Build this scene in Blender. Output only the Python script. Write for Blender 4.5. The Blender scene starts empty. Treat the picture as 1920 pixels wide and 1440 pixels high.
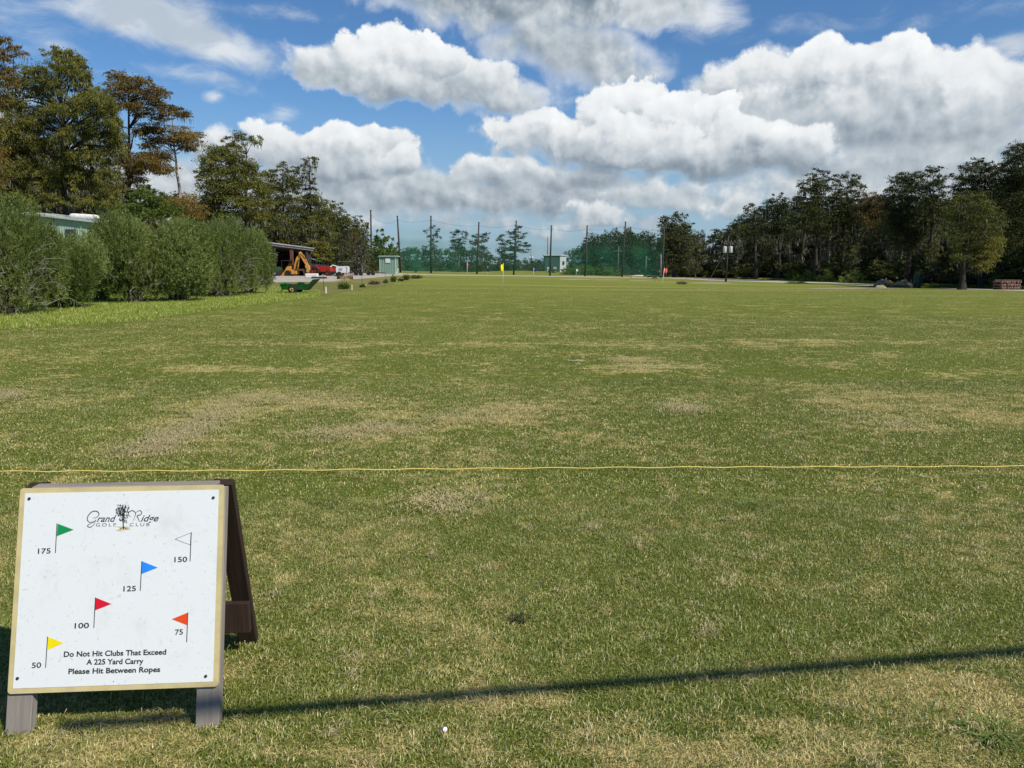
import bpy, math, random
import numpy as np
from mathutils import Vector, Matrix

# ------------------------------------------------------------------ camera
SC = bpy.context.scene
COL = SC.collection
F_PX, HZ, EYE = 1400.0, 502.0, 1.65
PITCH = math.atan((720 - HZ) / F_PX)
SUN_EL, SUN_AZ = math.radians(47), math.radians(128)      # azimuth clockwise from +Y

cam = bpy.data.objects.new('camera', bpy.data.cameras.new('camera'))
COL.objects.link(cam)
cam.location = (0, 0, EYE)
cam.rotation_euler = (math.pi / 2 - PITCH, 0, 0)
cam.data.sensor_width = 36
cam.data.lens = 36 * F_PX / 1920
cam.data.clip_start = 0.05
cam.data.clip_end = 5000
SC.camera = cam
SC.view_settings.view_transform = 'Standard'
SC.view_settings.look = 'None'
SC.view_settings.exposure = 0.25
SC.view_settings.gamma = 1.0
SC.cycles.max_bounces = 5
SC.cycles.diffuse_bounces = 2
SC.cycles.transparent_max_bounces = 12
SC.cycles.caustics_reflective = False
SC.cycles.caustics_refractive = False

def ray(px, py):
    a, b = (px - 960) / F_PX, (720 - py) / F_PX
    c, s = math.cos(PITCH), math.sin(PITCH)
    return Vector((a, c + b * s, -s + b * c))

def sstep(v, a, b):
    t = np.clip((v - a) / (b - a), 0, 1)
    return t * t * (3 - 2 * t)

def rise(x, y):
    """height of the ground: ripples near by, a slight fall from left to right farther off, low banks beyond the nets"""
    x = np.asarray(x, float); y = np.asarray(y, float)
    z = 0.012 * np.sin(x * 1.3 + 0.7 * y) * np.cos(y * 0.9 - .4 * x) * sstep(y, 2.6, 5) * (1 - sstep(y, 12, 18))
    z = z - 0.024 * 38 * np.tanh(x / 38.0) * sstep(y, 40, 95)
    z = z + 0.9 * np.exp(-((y - 212) / 10) ** 2) * (0.5 + 0.5 * np.sin(x * 0.09 + 1.0)) * sstep(x, -20, 0) * (1 - sstep(x, 90, 120))
    return z

def G(px, py, z=0.0):
    """ground point seen at a pixel of the photograph"""
    d = ray(px, py)
    t = min((z - EYE) / d.z if d.z < -1e-4 else 400, 400)
    for _ in range(60):
        zz = z + float(rise(d.x * t, d.y * t))
        tn = (zz - EYE) / d.z if d.z < -1e-4 else 400
        t = 0.7 * t + 0.3 * min(max(tn, 0.5), 400)
    return Vector((d.x * t, d.y * t, z + float(rise(d.x * t, d.y * t))))

def W(px, py, Y):
    """point seen at a pixel, at forward distance Y"""
    d = ray(px, py)
    t = Y / d.y
    return Vector((d.x * t, Y, EYE + d.z * t))

def azel(px, py):
    d = ray(px, py).normalized()
    return math.atan2(d.x, d.y), math.asin(d.z)

# ------------------------------------------------------------------ node helper
class NT:
    def __init__(self, tree):
        self.t = tree; self.n = tree.nodes; self.l = tree.links
    def add(self, typ, **kw):
        n = self.n.new(typ)
        for k, v in kw.items(): setattr(n, k, v)
        return n
    def link(self, a, b): self.l.new(a, b)
    def setin(self, n, idx, v):
        if v is None: return
        if hasattr(v, 'is_linked') or isinstance(v, bpy.types.NodeSocket): self.link(v, n.inputs[idx])
        else: n.inputs[idx].default_value = v
    def math(self, op, a=None, b=None, c=None, clamp=False):
        n = self.add('ShaderNodeMath', operation=op); n.use_clamp = clamp
        for i, v in enumerate((a, b, c)): self.setin(n, i, v)
        return n.outputs[0]
    def vmath(self, op, a=None, b=None, out=0):
        n = self.add('ShaderNodeVectorMath', operation=op)
        self.setin(n, 0, a); self.setin(n, 1, b)
        return n.outputs[out]
    def mix(self, fac, a, b, mode='MIX'):
        n = self.add('ShaderNodeMix', data_type='RGBA', blend_type=mode)
        self.setin(n, 0, fac); self.setin(n, 6, a); self.setin(n, 7, b)
        return n.outputs[2]
    def fmix(self, fac, a, b):
        n = self.add('ShaderNodeMix', data_type='FLOAT')
        self.setin(n, 0, fac); self.setin(n, 2, a); self.setin(n, 3, b)
        return n.outputs[0]
    def smooth(self, v, lo, hi, a=0.0, b=1.0):
        n = self.add('ShaderNodeMapRange', interpolation_type='SMOOTHSTEP')
        self.setin(n, 0, v); self.setin(n, 1, lo); self.setin(n, 2, hi); self.setin(n, 3, a); self.setin(n, 4, b)
        return n.outputs[0]
    def noise(self, vec, scale, detail=3, rough=0.5, dim='3D', dist=0.0):
        n = self.add('ShaderNodeTexNoise', noise_dimensions=dim)
        self.setin(n, 'Vector', vec)
        n.inputs['Scale'].default_value = scale; n.inputs['Detail'].default_value = detail
        n.inputs['Roughness'].default_value = rough; n.inputs['Distortion'].default_value = dist
        return n.outputs[0]
    def mapping(self, vec, loc=(0, 0, 0), rot=(0, 0, 0), scale=(1, 1, 1), typ='POINT'):
        n = self.add('ShaderNodeMapping', vector_type=typ)
        self.setin(n, 0, vec)
        n.inputs['Location'].default_value = loc; n.inputs['Rotation'].default_value = rot; n.inputs['Scale'].default_value = scale
        return n.outputs[0]

# ------------------------------------------------------------------ sky
# puffs, back to front: px, py, rx, ry, rot(deg), tone, range, softness
PUFFS = [
    # far banks close to the horizon
    (700, 360, 430, 62, 0, .50, .25, .5), (1010, 365, 330, 55, 0, .42, .25, .5), (330, 370, 330, 70, 0, .50, .2, .5), (1700, 340, 420, 70, 0, .52, .2, .6),
    (-100, 330, 300, 90, 0, .5, .3, .5), (2200, 330, 260, 90, 0, .5, .3, .5),
    (560, 330, 130, 40, 0, .48, .3, .4), (820, 385, 170, 26, 0, .38, .25, .4), (640, 408, 150, 22, 0, .52, .25, .4), (930, 415, 170, 20, 0, .45, .25, .4),
    (1100, 412, 80, 24, 0, .55, .4, .25), (1030, 430, 90, 16, 0, .5, .3, .4), (1210, 425, 60, 20, 0, .52, .3, .4), (1300, 372, 170, 34, 0, .55, .3, .4), (1380, 388, 74, 22, 0, .66, .4, .25), (1480, 372, 160, 34, 0, .5, .3, .5),
    (1220, 362, 100, 22, 0, .55, .35, .3),
    (1000, 330, 250, 34, 0, .50, .35, .4), (910, 318, 78, 36, 0, .60, .5, .18), (1000, 322, 90, 30, 0, .55, .5, .2), (1120, 330, 110, 30, 0, .36, .3, .3),
    # low cumulus on the left
    (610, 292, 170, 46, 0, .48, .45, .3), (540, 275, 70, 42, 0, .64, .6, .14), (610, 264, 72, 32, 0, .66, .6, .12), (700, 276, 62, 42, 0, .66, .6, .12), (640, 300, 110, 34, 0, .52, .4, .3),
    (430, 285, 60, 36, 0, .5, .5, .3), (745, 302, 44, 26, 0, .6, .5, .2),
    # grey deck at the top
    (1010, -60, 420, 105, 2, .16, -.10, .5), (830, 5, 130, 32, 12, .42, -.3, .4), (1240, 10, 130, 50, 0, .56, .1, .5), (1080, 90, 190, 74, 16, .44, .25, .75), (1180, 138, 100, 40, 10, .50, .3, .6), (960, 75, 90, 40, 0, .46, .2, .7),
    # the great bank on the right
    (1560, 235, 300, 60, 5, .50, .3, .6), (1740, 265, 230, 70, 0, .52, .3, .6), (1640, 185, 250, 84, 4, .56, .4, .4), (1450, 160, 170, 64, -4, .58, .4, .35), (1400, 140, 90, 40, 0, .66, .5, .18),
    (1520, 122, 84, 40, 0, .70, .5, .14), (1650, 118, 96, 44, 0, .72, .5, .12), (1760, 150, 110, 56, 0, .66, .5, .2), (1860, 190, 80, 60, 0, .62, .4, .25), (1590, 215, 130, 44, 0, .50, .4, .4), (1800, 235, 100, 36, 0, .42, .3, .5), (1420, 205, 90, 36, 0, .58, .4, .35),
    # the bright bank in the middle
    (1240, 275, 330, 54, 3, .44, .45, .3), (1440, 300, 150, 38, 6, .40, .4, .3), (1010, 240, 80, 42, 0, .68, .6, .12), (1080, 258, 80, 38, 0, .66, .6, .14), (1150, 225, 80, 56, 0, .68, .6, .12),
    (1205, 196, 56, 44, 0, .74, .6, .08), (1170, 262, 100, 44, 0, .62, .6, .15), (1290, 226, 70, 48, 0, .68, .6, .12), (1345, 220, 50, 36, 0, .74, .6, .08), (1400, 250, 80, 40, 0, .64, .6, .14),
    (1500, 272, 66, 32, 0, .60, .5, .2), (1530, 292, 60, 26, 10, .46, .5, .2), (1260, 275, 120, 40, 0, .58, .55, .2), (1370, 305, 150, 26, 3, .34, .35, .35), (1430, 262, 26, 16, 0, .34, .3, .3),
    # the lone cloud on the left
    (790, 145, 200, 54, 8, .50, .5, .3), (622, 128, 84, 44, 0, .58, .5, .25), (585, 122, 50, 30, 0, .56, .4, .4), (940, 170, 90, 38, 12, .50, .4, .4), (860, 145, 120, 46, 8, .60, .5, .2), (740, 98, 96, 46, 0, .70, .6, .10), (810, 112, 70, 40, 0, .68, .6, .12), (680, 118, 70, 40, 0, .64, .5, .15), (760, 165, 140, 34, 6, .50, .45, .35),
    (2200, 120, 200, 90, 0, .6, .5, .3), (-300, 190, 220, 80, 0, .6, .5, .3),
]
WISPS = [(250, 20, 150, 62, -10, 1.5), (385, 75, 150, 40, -16, 1.6), (345, 140, 110, 22, 0, .7), (120, 60, 160, 30, 0, .35),
         (530, 215, 34, 16, 0, .9), (400, 183, 22, 14, 0, .9), (1900, 82, 50, 22, 0, 1.0), (560, 30, 120, 10, 0, .4), (1340, 30, 60, 40, 0, .8),
         (1000, 190, 60, 26, 10, .8), (1750, 30, 160, 12, 0, .2)]

world = bpy.data.worlds.new('World')
SC.world = world
world.use_nodes = True
world.cycles.sampling_method = 'NONE'
wt = NT(world.node_tree)
wt.n.clear()
w_out = wt.add('ShaderNodeOutputWorld')
w_bg = wt.add('ShaderNodeBackground')
sky = wt.add('ShaderNodeTexSky', sky_type='NISHITA')
sky.sun_disc = False
sky.sun_elevation = SUN_EL
sky.sun_rotation = SUN_AZ
sky.air_density = 1.0; sky.dust_density = 0.0; sky.ozone_density = 3.0
tc = wt.add('ShaderNodeTexCoord')
sx = wt.add('ShaderNodeSeparateXYZ'); wt.link(tc.outputs['Generated'], sx.inputs[0])
az = wt.math('ARCTAN2', sx.outputs[0], sx.outputs[1])
el = wt.math('ARCSINE', sx.outputs[2])
cb = wt.add('ShaderNodeCombineXYZ'); wt.link(az, cb.inputs[0]); wt.link(el, cb.inputs[1])
P0 = cb.outputs[0]
wn = wt.add('ShaderNodeTexNoise', noise_dimensions='2D')
wt.link(P0, wn.inputs['Vector']); wn.inputs['Scale'].default_value = 15; wn.inputs['Detail'].default_value = 1; wn.inputs['Roughness'].default_value = .4
w = wt.vmath('SUBTRACT', wn.outputs['Color'], (0.5, 0.5, 0.5))
w = wt.vmath('MULTIPLY', w, (0.05, 0.03, 0))
Pw = wt.vmath('ADD', P0, w)
Pb = wt.vmath('ADD', P0, wt.vmath('MULTIPLY', w, (0.25, 0.25, 0)))
def billow(p, vd=4, nd=8):
    vo = wt.add('ShaderNodeTexVoronoi', voronoi_dimensions='2D', feature='F1')
    wt.link(p, vo.inputs['Vector']); vo.inputs['Scale'].default_value = 26
    vo.inputs['Detail'].default_value = vd; vo.inputs['Roughness'].default_value = 0.5; vo.inputs['Lacunarity'].default_value = 2.4
    vo.normalize = True
    f = wt.noise(p, 20, nd, 0.56, '2D')
    return wt.math('ADD', wt.math('MULTIPLY_ADD', vo.outputs['Distance'], -1.1, 0.42), wt.math('MULTIPLY_ADD', f, 1.3, -0.65))
B0 = billow(Pb)
R0_ = billow(Pb, 1.6, 4)
R1_ = billow(wt.vmath('ADD', Pb, (0.007, 0.010, 0)), 1.6, 4)
relief = wt.math('ADD', wt.math('MULTIPLY', wt.math('SUBTRACT', R0_, R1_), 0.34), wt.math('MULTIPLY', wt.math('SUBTRACT', B0, R0_), 0.09))
nz = wt.math('MULTIPLY', B0, 0.8)
accd = acct = None
for (px, py, rx, ry, rot, tone, rng, soft) in PUFFS:
    a, e = azel(px, py)
    pin = Pw
    if acct is not None:        # keeps the chain in order, so that few values are live at a time
        q = wt.add('ShaderNodeVectorMath', operation='MULTIPLY_ADD')
        wt.link(acct, q.inputs[0]); q.inputs[1].default_value = (1e-9, 1e-9, 0); wt.link(Pw, q.inputs[2]); pin = q.outputs[0]
    m = wt.mapping(pin, loc=(a, e, 0), rot=(0, 0, math.radians(-rot)), scale=(rx / F_PX, ry / F_PX, 1), typ='TEXTURE')
    L = wt.vmath('LENGTH', m, out=1)
    k = ry / 38.0
    f = wt.math('ADD', wt.math('MULTIPLY_ADD', L, -k, k), nz)
    d = wt.smooth(f, 0.0, soft * 1.7)
    y = wt.add('ShaderNodeSeparateXYZ'); wt.link(m, y.inputs[0])
    lit = wt.math('MULTIPLY_ADD', y.outputs[1], rng * 0.55, tone)
    if accd is None: accd, acct = d, lit
    else:
        accd = wt.math('MAXIMUM', accd, d)
        acct = wt.fmix(d, acct, lit)
tot = wt.math('ADD', acct, relief)
ramp = wt.add('ShaderNodeValToRGB'); wt.link(tot, ramp.inputs[0])
cr = ramp.color_ramp; cr.interpolation = 'LINEAR'
cr.elements[0].position = 0.05; cr.elements[0].color = (0.16, 0.22, 0.28, 1)
cr.elements[1].position = 1.0; cr.elements[1].color = (0.93, 0.95, 0.96, 1)
for pp, cc in ((0.3, (0.30, 0.36, 0.42)), (0.5, (0.50, 0.56, 0.61)), (0.75, (0.80, 0.83, 0.85))):
    e = cr.elements.new(pp); e.color = cc + (1,)
skyc = wt.mix(1.0, sky.outputs[0], (0.060, 0.086, 0.108, 1), 'MULTIPLY')
skyc = wt.mix(wt.smooth(el, 0.0, 0.24, 0.9, 0.0), skyc, (0.33, 0.46, 0.57, 1))
wacc = None
for (px, py, rx, ry, rot, gain) in WISPS:
    a, e = azel(px, py)
    pin = P0
    if wacc is not None:
        q = wt.add('ShaderNodeVectorMath', operation='MULTIPLY_ADD')
        wt.link(wacc, q.inputs[0]); q.inputs[1].default_value = (1e-9, 1e-9, 0); wt.link(P0, q.inputs[2]); pin = q.outputs[0]
    m = wt.mapping(pin, loc=(a, e, 0), rot=(0, 0, math.radians(rot)), scale=(rx / F_PX, ry / F_PX, 1), typ='TEXTURE')
    g_ = wt.math('MULTIPLY_ADD', wt.vmath('LENGTH', m, out=1), -gain, gain)
    wacc = g_ if wacc is None else wt.math('MAXIMUM', wacc, g_)
wf = wt.noise(wt.mapping(Pw, rot=(0, 0, math.radians(14)), scale=(0.8, 1.9, 1)), 13, 6, 0.6, '2D')
wv = wt.math('ADD', wacc, wt.math('MULTIPLY_ADD', wf, 2.2, -1.2))
wis = wt.smooth(wv, -0.25, 1.1, 0, 0.9)
wcol = wt.mix(wt.smooth(wt.noise(wt.mapping(Pw, rot=(0, 0, math.radians(20)), scale=(1, 2, 1)), 9, 5, .6, '2D'), .35, .65), (0.52, 0.59, 0.66, 1), (0.78, 0.82, 0.85, 1))
s1 = wt.mix(wis, skyc, wcol)
s2 = wt.mix(accd, s1, ramp.outputs[0])
wt.link(s2, w_bg.inputs[0]); w_bg.inputs[1].default_value = 0.85
wt.link(w_bg.outputs[0], w_out.inputs[0])

sun_d = bpy.data.lights.new('sun', 'SUN')
sun_d.energy = 4.4; sun_d.angle = math.radians(0.53); sun_d.color = (1.0, 0.93, 0.82)
sun = bpy.data.objects.new('sun', sun_d); COL.objects.link(sun)
SUNV = Vector((math.cos(SUN_EL) * math.sin(SUN_AZ), math.cos(SUN_EL) * math.cos(SUN_AZ), math.sin(SUN_EL)))
sun.rotation_euler = SUNV.to_track_quat('Z', 'Y').to_euler()
sun.location = SUNV * 50
# ------------------------------------------------------------------ object helpers
def tag(o, label=None, cat=None, group=None, kind=None):
    if label: o['label'] = label
    if cat: o['category'] = cat
    if group: o['group'] = group
    if kind: o['kind'] = kind
    return o

def empty(name, label, cat, loc=(0, 0, 0), rz=0.0, group=None):
    o = bpy.data.objects.new(name, None); COL.objects.link(o)
    o.empty_display_size = 0.2
    o.location = loc; o.rotation_euler = (0, 0, rz)
    return tag(o, label, cat, group)

class MB:
    """collects boxes, tubes, sheets ... and links them as one mesh"""
    def __init__(self): self.v = []; self.f = []; self.smooth = []
    def raw(self, vs, fs, sm=False):
        b = len(self.v)
        self.v += [tuple(v) for v in vs]
        self.f += [tuple(i + b for i in f) for f in fs]
        self.smooth += [sm] * len(fs)
        return self
    def box(self, c, s, M=None, ch=0.0):
        """box of size s about c, optionally chamfered, optionally turned by the matrix M"""
        hx, hy, hz = s[0] / 2, s[1] / 2, s[2] / 2
        h = (hx, hy, hz)
        M = M or Matrix.Identity(3)
        c = Vector(c)
        if ch <= 0:
            vs = [c + M @ Vector((x * hx, y * hy, z * hz)) for z in (-1, 1) for y in (-1, 1) for x in (-1, 1)]
            return self.raw(vs, [(0, 2, 3, 1), (4, 5, 7, 6), (0, 1, 5, 4), (2, 6, 7, 3), (0, 4, 6, 2), (1, 3, 7, 5)])
        ch = min(ch, 0.45 * min(s))
        vs = []; idx = {}
        for sx_ in (-1, 1):
            for sy_ in (-1, 1):
                for sz_ in (-1, 1):
                    sg = (sx_, sy_, sz_)
                    for ax in range(3):
                        p = [sg[k] * (h[k] - (0 if k == ax else ch)) for k in range(3)]
                        idx[(sg, ax)] = len(vs); vs.append(c + M @ Vector(p))
        fs = []
        def add(l, n):
            a, b, d = [vs[i] for i in l[:3]]
            if (b - a).cross(d - b).dot(M @ Vector(n)) < 0: l = l[::-1]
            fs.append(tuple(l))
        for ax in range(3):
            o1, o2 = [k for k in range(3) if k != ax]
            for s0 in (-1, 1):
                l = []
                for a_, b_ in ((-1, -1), (1, -1), (1, 1), (-1, 1)):
                    sg = [0, 0, 0]; sg[ax] = s0; sg[o1] = a_; sg[o2] = b_
                    l.append(idx[(tuple(sg), ax)])
                n = [0, 0, 0]; n[ax] = s0; add(l, n)
        for ax in range(3):                      # edges along ax
            o1, o2 = [k for k in range(3) if k != ax]
            for a_ in (-1, 1):
                for b_ in (-1, 1):
                    sg1 = [0, 0, 0]; sg1[o1] = a_; sg1[o2] = b_; sg2 = list(sg1); sg1[ax] = -1; sg2[ax] = 1
                    l = [idx[(tuple(sg1), o1)], idx[(tuple(sg2), o1)], idx[(tuple(sg2), o2)], idx[(tuple(sg1), o2)]]
                    n = [0, 0, 0]; n[o1] = a_; n[o2] = b_; add(l, n)
        for sx_ in (-1, 1):
            for sy_ in (-1, 1):
                for sz_ in (-1, 1):
                    sg = (sx_, sy_, sz_); add([idx[(sg, 0)], idx[(sg, 1)], idx[(sg, 2)]], sg)
        return self.raw(vs, fs)
    def tube(self, pts, rad, seg=8, cap=True, sm=True):
        pts = [Vector(p) for p in pts]
        n = len(pts)
        if not hasattr(rad, '__len__'): rad = [rad] * n
        vs = []; fs = []
        prev = None
        for i, p in enumerate(pts):
            t = (pts[min(i + 1, n - 1)] - pts[max(i - 1, 0)])
            t = t.normalized() if t.length > 1e-9 else Vector((0, 0, 1))
            if prev is None:
                up = Vector((0, 0, 1)) if abs(t.z) < 0.9 else Vector((1, 0, 0))
                a = t.cross(up).normalized()
            else:
                a = (prev - t * prev.dot(t)).normalized()
            prev = a; b = t.cross(a)
            for k in range(seg):
                th = 2 * math.pi * k / seg
                vs.append(p + (a * math.cos(th) + b * math.sin(th)) * rad[i])
        for i in range(n - 1):
            for k in range(seg):
                k2 = (k + 1) % seg
                fs.append((i * seg + k, i * seg + k2, (i + 1) * seg + k2, (i + 1) * seg + k))
        b0 = len(self.f)
        self.raw(vs, fs, sm)
        if cap:
            base = len(self.v) - len(vs)
            self.f.append(tuple(base + k for k in range(seg))[::-1]); self.smooth.append(False)
            self.f.append(tuple(base + (n - 1) * seg + k for k in range(seg))); self.smooth.append(False)
        return self
    def prism(self, pts, axis, a, b):
        """closed outline (2-D) extruded along axis 'x','y' or 'z' from a to b"""
        n = len(pts)
        def mk(p, t):
            return {'x': (t, p[0], p[1]), 'y': (p[0], t, p[1]), 'z': (p[0], p[1], t)}[axis]
        vs = [mk(p, a) for p in pts] + [mk(p, b) for p in pts]
        fs = [(i, (i + 1) % n, n + (i + 1) % n, n + i) for i in range(n)]
        fs += [tuple(range(n))[::-1], tuple(range(n, 2 * n))]
        return self.raw(vs, fs)
    def lathe(self, prof, c=(0, 0, 0), seg=16, axis='z', sm=True):
        vs = []; fs = []
        for (r, h) in prof:
            for k in range(seg):
                th = 2 * math.pi * k / seg
                x, y = r * math.cos(th), r * math.sin(th)
                p = {'z': (x, y, h), 'x': (h, x, y), 'y': (x, h, y)}[axis]
                vs.append((p[0] + c[0], p[1] + c[1], p[2] + c[2]))
        for i in range(len(prof) - 1):
            for k in range(seg):
                k2 = (k + 1) % seg
                fs.append((i * seg + k, i * seg + k2, (i + 1) * seg + k2, (i + 1) * seg + k))
        return self.raw(vs, fs, sm)
    def build(self, name, mat, parent=None, M=None):
        me = bpy.data.meshes.new(name)
        me.from_pydata(self.v, [], self.f)
        me.polygons.foreach_set('use_smooth', self.smooth)
        me.materials.append(mat)
        if M is not None: me.transform(M)
        me.update()
        o = bpy.data.objects.new(name, me); COL.objects.link(o)
        if parent is not None: o.parent = parent
        return o

def np_mesh(name, verts, nside, mat, parent=None, attrs=None, smooth=False):
    """mesh from an (n, nside, 3) array: every row one face of its own"""
    n = verts.shape[0]
    me = bpy.data.meshes.new(name)
    me.vertices.add(n * nside)
    me.vertices.foreach_set('co', verts.reshape(-1).astype(np.float32))
    me.loops.add(n * nside)
    me.loops.foreach_set('vertex_index', np.arange(n * nside, dtype=np.int32))
    me.polygons.add(n)
    me.polygons.foreach_set('loop_start', np.arange(0, n * nside, nside, dtype=np.int32))
    me.polygons.foreach_set('loop_total', np.full(n, nside, dtype=np.int32))
    for k, a in (attrs or {}).items():
        at = me.attributes.new(k, 'FLOAT', 'POINT')
        at.data.foreach_set('value', np.repeat(a, nside).astype(np.float32) if len(a) == n else a.astype(np.float32))
    me.materials.append(mat)
    me.update(calc_edges=True)
    if name is None: return me
    o = bpy.data.objects.new(name, me); COL.objects.link(o)
    if parent is not None: o.parent = parent
    return o

def copy_tree(o, parent=None):
    c = o.copy(); COL.objects.link(c)
    if parent is not None:
        c.parent = parent; c.matrix_parent_inverse = o.matrix_parent_inverse.copy()
    for ch in list(o.children): copy_tree(ch, c)
    return c

# ------------------------------------------------------------------ materials
MATS = {}
def mat(name, col, rough=0.7, metal=0.0, var=0.25, scale=6.0, bump=0.0, bscale=None, spec=0.3, col2=None, coat=0.0):
    """paint, wood, metal ...: colour broken up by noise, optional bump"""
    if name in MATS: return MATS[name]
    m = bpy.data.materials.new(name); m.use_nodes = True
    t = NT(m.node_tree); bs = t.n['Principled BSDF']
    tcn = t.add('ShaderNodeTexCoord')
    nz_ = t.noise(tcn.outputs['Object'], scale, 5, 0.6)
    c2 = col2 or tuple(c * (1 - var) for c in col)
    f = t.smooth(nz_, 0.35, 0.68)
    cc = t.mix(f, tuple(col) + (1,), tuple(c2) + (1,))
    t.link(cc, bs.inputs['Base Color'])
    bs.inputs['Roughness'].default_value = rough; bs.inputs['Metallic'].default_value = metal
    bs.inputs['Specular IOR Level'].default_value = spec
    bs.inputs['Coat Weight'].default_value = coat
    if bump:
        bn = t.add('ShaderNodeBump'); bn.inputs['Strength'].default_value = bump; bn.inputs['Distance'].default_value = 0.02
        t.link(t.noise(tcn.outputs['Object'], bscale or scale * 4, 4, 0.6), bn.inputs['Height'])
        t.link(bn.outputs[0], bs.inputs['Normal'])
    MATS[name] = m
    return m

def wood_mat(name, ca, cb_, axis=2, scale=40.0):
    if name in MATS: return MATS[name]
    m = bpy.data.materials.new(name); m.use_nodes = True
    t = NT(m.node_tree); bs = t.n['Principled BSDF']
    tcn = t.add('ShaderNodeTexCoord')
    sc = [1.0, 1.0, 1.0]; sc[axis] = 0.05
    mp = t.mapping(tcn.outputs['Object'], scale=tuple(sc))
    g = t.noise(mp, scale, 6, 0.65, dist=0.6)
    big = t.noise(tcn.outputs['Object'], 5, 3, 0.5)
    f = t.math('ADD', t.math('MULTIPLY', t.smooth(g, 0.3, 0.7), 0.7), t.math('MULTIPLY', big, 0.4), clamp=True)
    c = t.mix(f, tuple(ca) + (1,), tuple(cb_) + (1,))
    crack = t.smooth(g, 0.66, 0.72, 0, 0.75)
    c = t.mix(crack, c, tuple(x * 0.25 for x in ca) + (1,))
    t.link(c, bs.inputs['Base Color']); bs.inputs['Roughness'].default_value = 0.85
    bs.inputs['Specular IOR Level'].default_value = 0.2
    bn = t.add('ShaderNodeBump'); bn.inputs['Strength'].default_value = 0.6; bn.inputs['Distance'].default_value = 0.003
    t.link(g, bn.inputs['Height']); t.link(bn.outputs[0], bs.inputs['Normal'])
    MATS[name] = m
    return m

def leaf_mat(name, cols, trans=0.3, rough=0.6):
    """cols: three colours picked by the per-leaf attribute 'tint'"""
    if name in MATS: return MATS[name]
    m = bpy.data.materials.new(name); m.use_nodes = True
    t = NT(m.node_tree); t.n.clear()
    at = t.add('ShaderNodeAttribute', attribute_name='tint')
    rp = t.add('ShaderNodeValToRGB'); t.link(at.outputs['Fac'], rp.inputs[0])
    r = rp.color_ramp
    r.elements[0].position = 0.0; r.elements[0].color = tuple(cols[0]) + (1,)
    r.elements[1].position = 1.0; r.elements[1].color = tuple(cols[-1]) + (1,)
    for i, c in enumerate(cols[1:-1]):
        e_ = r.elements.new((i + 1) / (len(cols) - 1)); e_.color = tuple(c) + (1,)
    d = t.add('ShaderNodeBsdfPrincipled'); t.link(rp.outputs[0], d.inputs['Base Color'])
    d.inputs['Roughness'].default_value = rough; d.inputs['Specular IOR Level'].default_value = 0.25
    tr = t.add('ShaderNodeBsdfTranslucent'); t.link(t.mix(1.0, rp.outputs[0], (1.15, 1.25, 0.7, 1), 'MULTIPLY'), tr.inputs[0])
    mx = t.add('ShaderNodeMixShader'); mx.inputs[0].default_value = trans
    t.link(d.outputs[0], mx.inputs[1]); t.link(tr.outputs[0], mx.inputs[2])
    o = t.add('ShaderNodeOutputMaterial'); t.link(mx.outputs[0], o.inputs[0])
    MATS[name] = m
    return m
L_OLIVE = leaf_mat('olive_needles', [(.045, .056, .010), (.125, .130, .022), (.24, .22, .042)], .28)
L_RUST = leaf_mat('rusty_needles', [(.080, .060, .014), (.165, .110, .024), (.25, .165, .036)], .28)
L_DARK = leaf_mat('dark_needles', [(.018, .025, .008), (.045, .056, .014), (.10, .108, .025)], .22)  # deep green; its darkness also stands in for cloud shade on the right-hand forest
L_MID = leaf_mat('mid_leaves', [(.028, .048, .016), (.055, .085, .026), (.10, .14, .045)], .28)
L_LIME = leaf_mat('light_leaves', [(.07, .10, .020), (.13, .17, .035), (.21, .25, .065)], .32)
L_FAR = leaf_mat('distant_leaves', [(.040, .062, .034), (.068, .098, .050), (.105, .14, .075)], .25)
L_MOSS = leaf_mat('grey_moss', [(.13, .135, .11), (.20, .20, .17), (.27, .265, .22)], .25)
L_VINE = leaf_mat('vine_leaves', [(.09, .14, .025), (.15, .21, .04), (.24, .31, .07)], .3)
L_SHRUB = leaf_mat('shrub_leaves', [(.040, .062, .010), (.110, .150, .028), (.27, .31, .10)], .25, .6)

# ------------------------------------------------------------------ turf colour, shared by the ground sheet and the blades
# worn, straw-coloured patches given as (pixel x, pixel y, half width px, half height px, strength); laid out as ground ellipses
PATCH = [(275, 848, 26, 5, .9), (305, 832, 26, 5, .9), (335, 817, 28, 5, .9), (365, 800, 28, 5, .8), (398, 783, 28, 5, .8), (430, 766, 30, 5, .7), (465, 748, 30, 5, .7), (610, 755, 110, 16, 1.1), (300, 840, 130, 24, .45), (420, 770, 150, 34, .55), (630, 815, 60, 12, 1.0), (720, 803, 50, 10, 1.0), (880, 785, 85, 22, 1.0),
         (760, 780, 90, 22, .5), (960, 770, 60, 20, .7), (1660, 755, 150, 30, .75), (1650, 800, 100, 16, .7), (1830, 770, 90, 24, .6), (1200, 690, 110, 8, .8),
         (1280, 768, 16, 8, 1.0), (30, 665, 260, 10, .35), (420, 690, 140, 7, .5), (0, 745, 14, 10, 1.3), (950, 645, 700, 4, .45), (1500, 640, 500, 4, .5),
         (1190, 676, 60, 3, .9), (830, 942, 24, 8, .8), (520, 1050, 60, 12, .5), (560, 1155, 50, 12, .5), (1600, 1105, 60, 12, .4), (1000, 1005, 40, 8, .4),
         (250, 1390, 330, 50, .5), (960, 1310, 330, 20, .5), (760, 1400, 300, 40, .7), (1300, 1400, 420, 60, .9), (1750, 1300, 300, 50, .8),
         (480, 1260, 160, 30, .5), (1500, 1270, 240, 26, .4), (1850, 1360, 200, 50, .5)]
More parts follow.
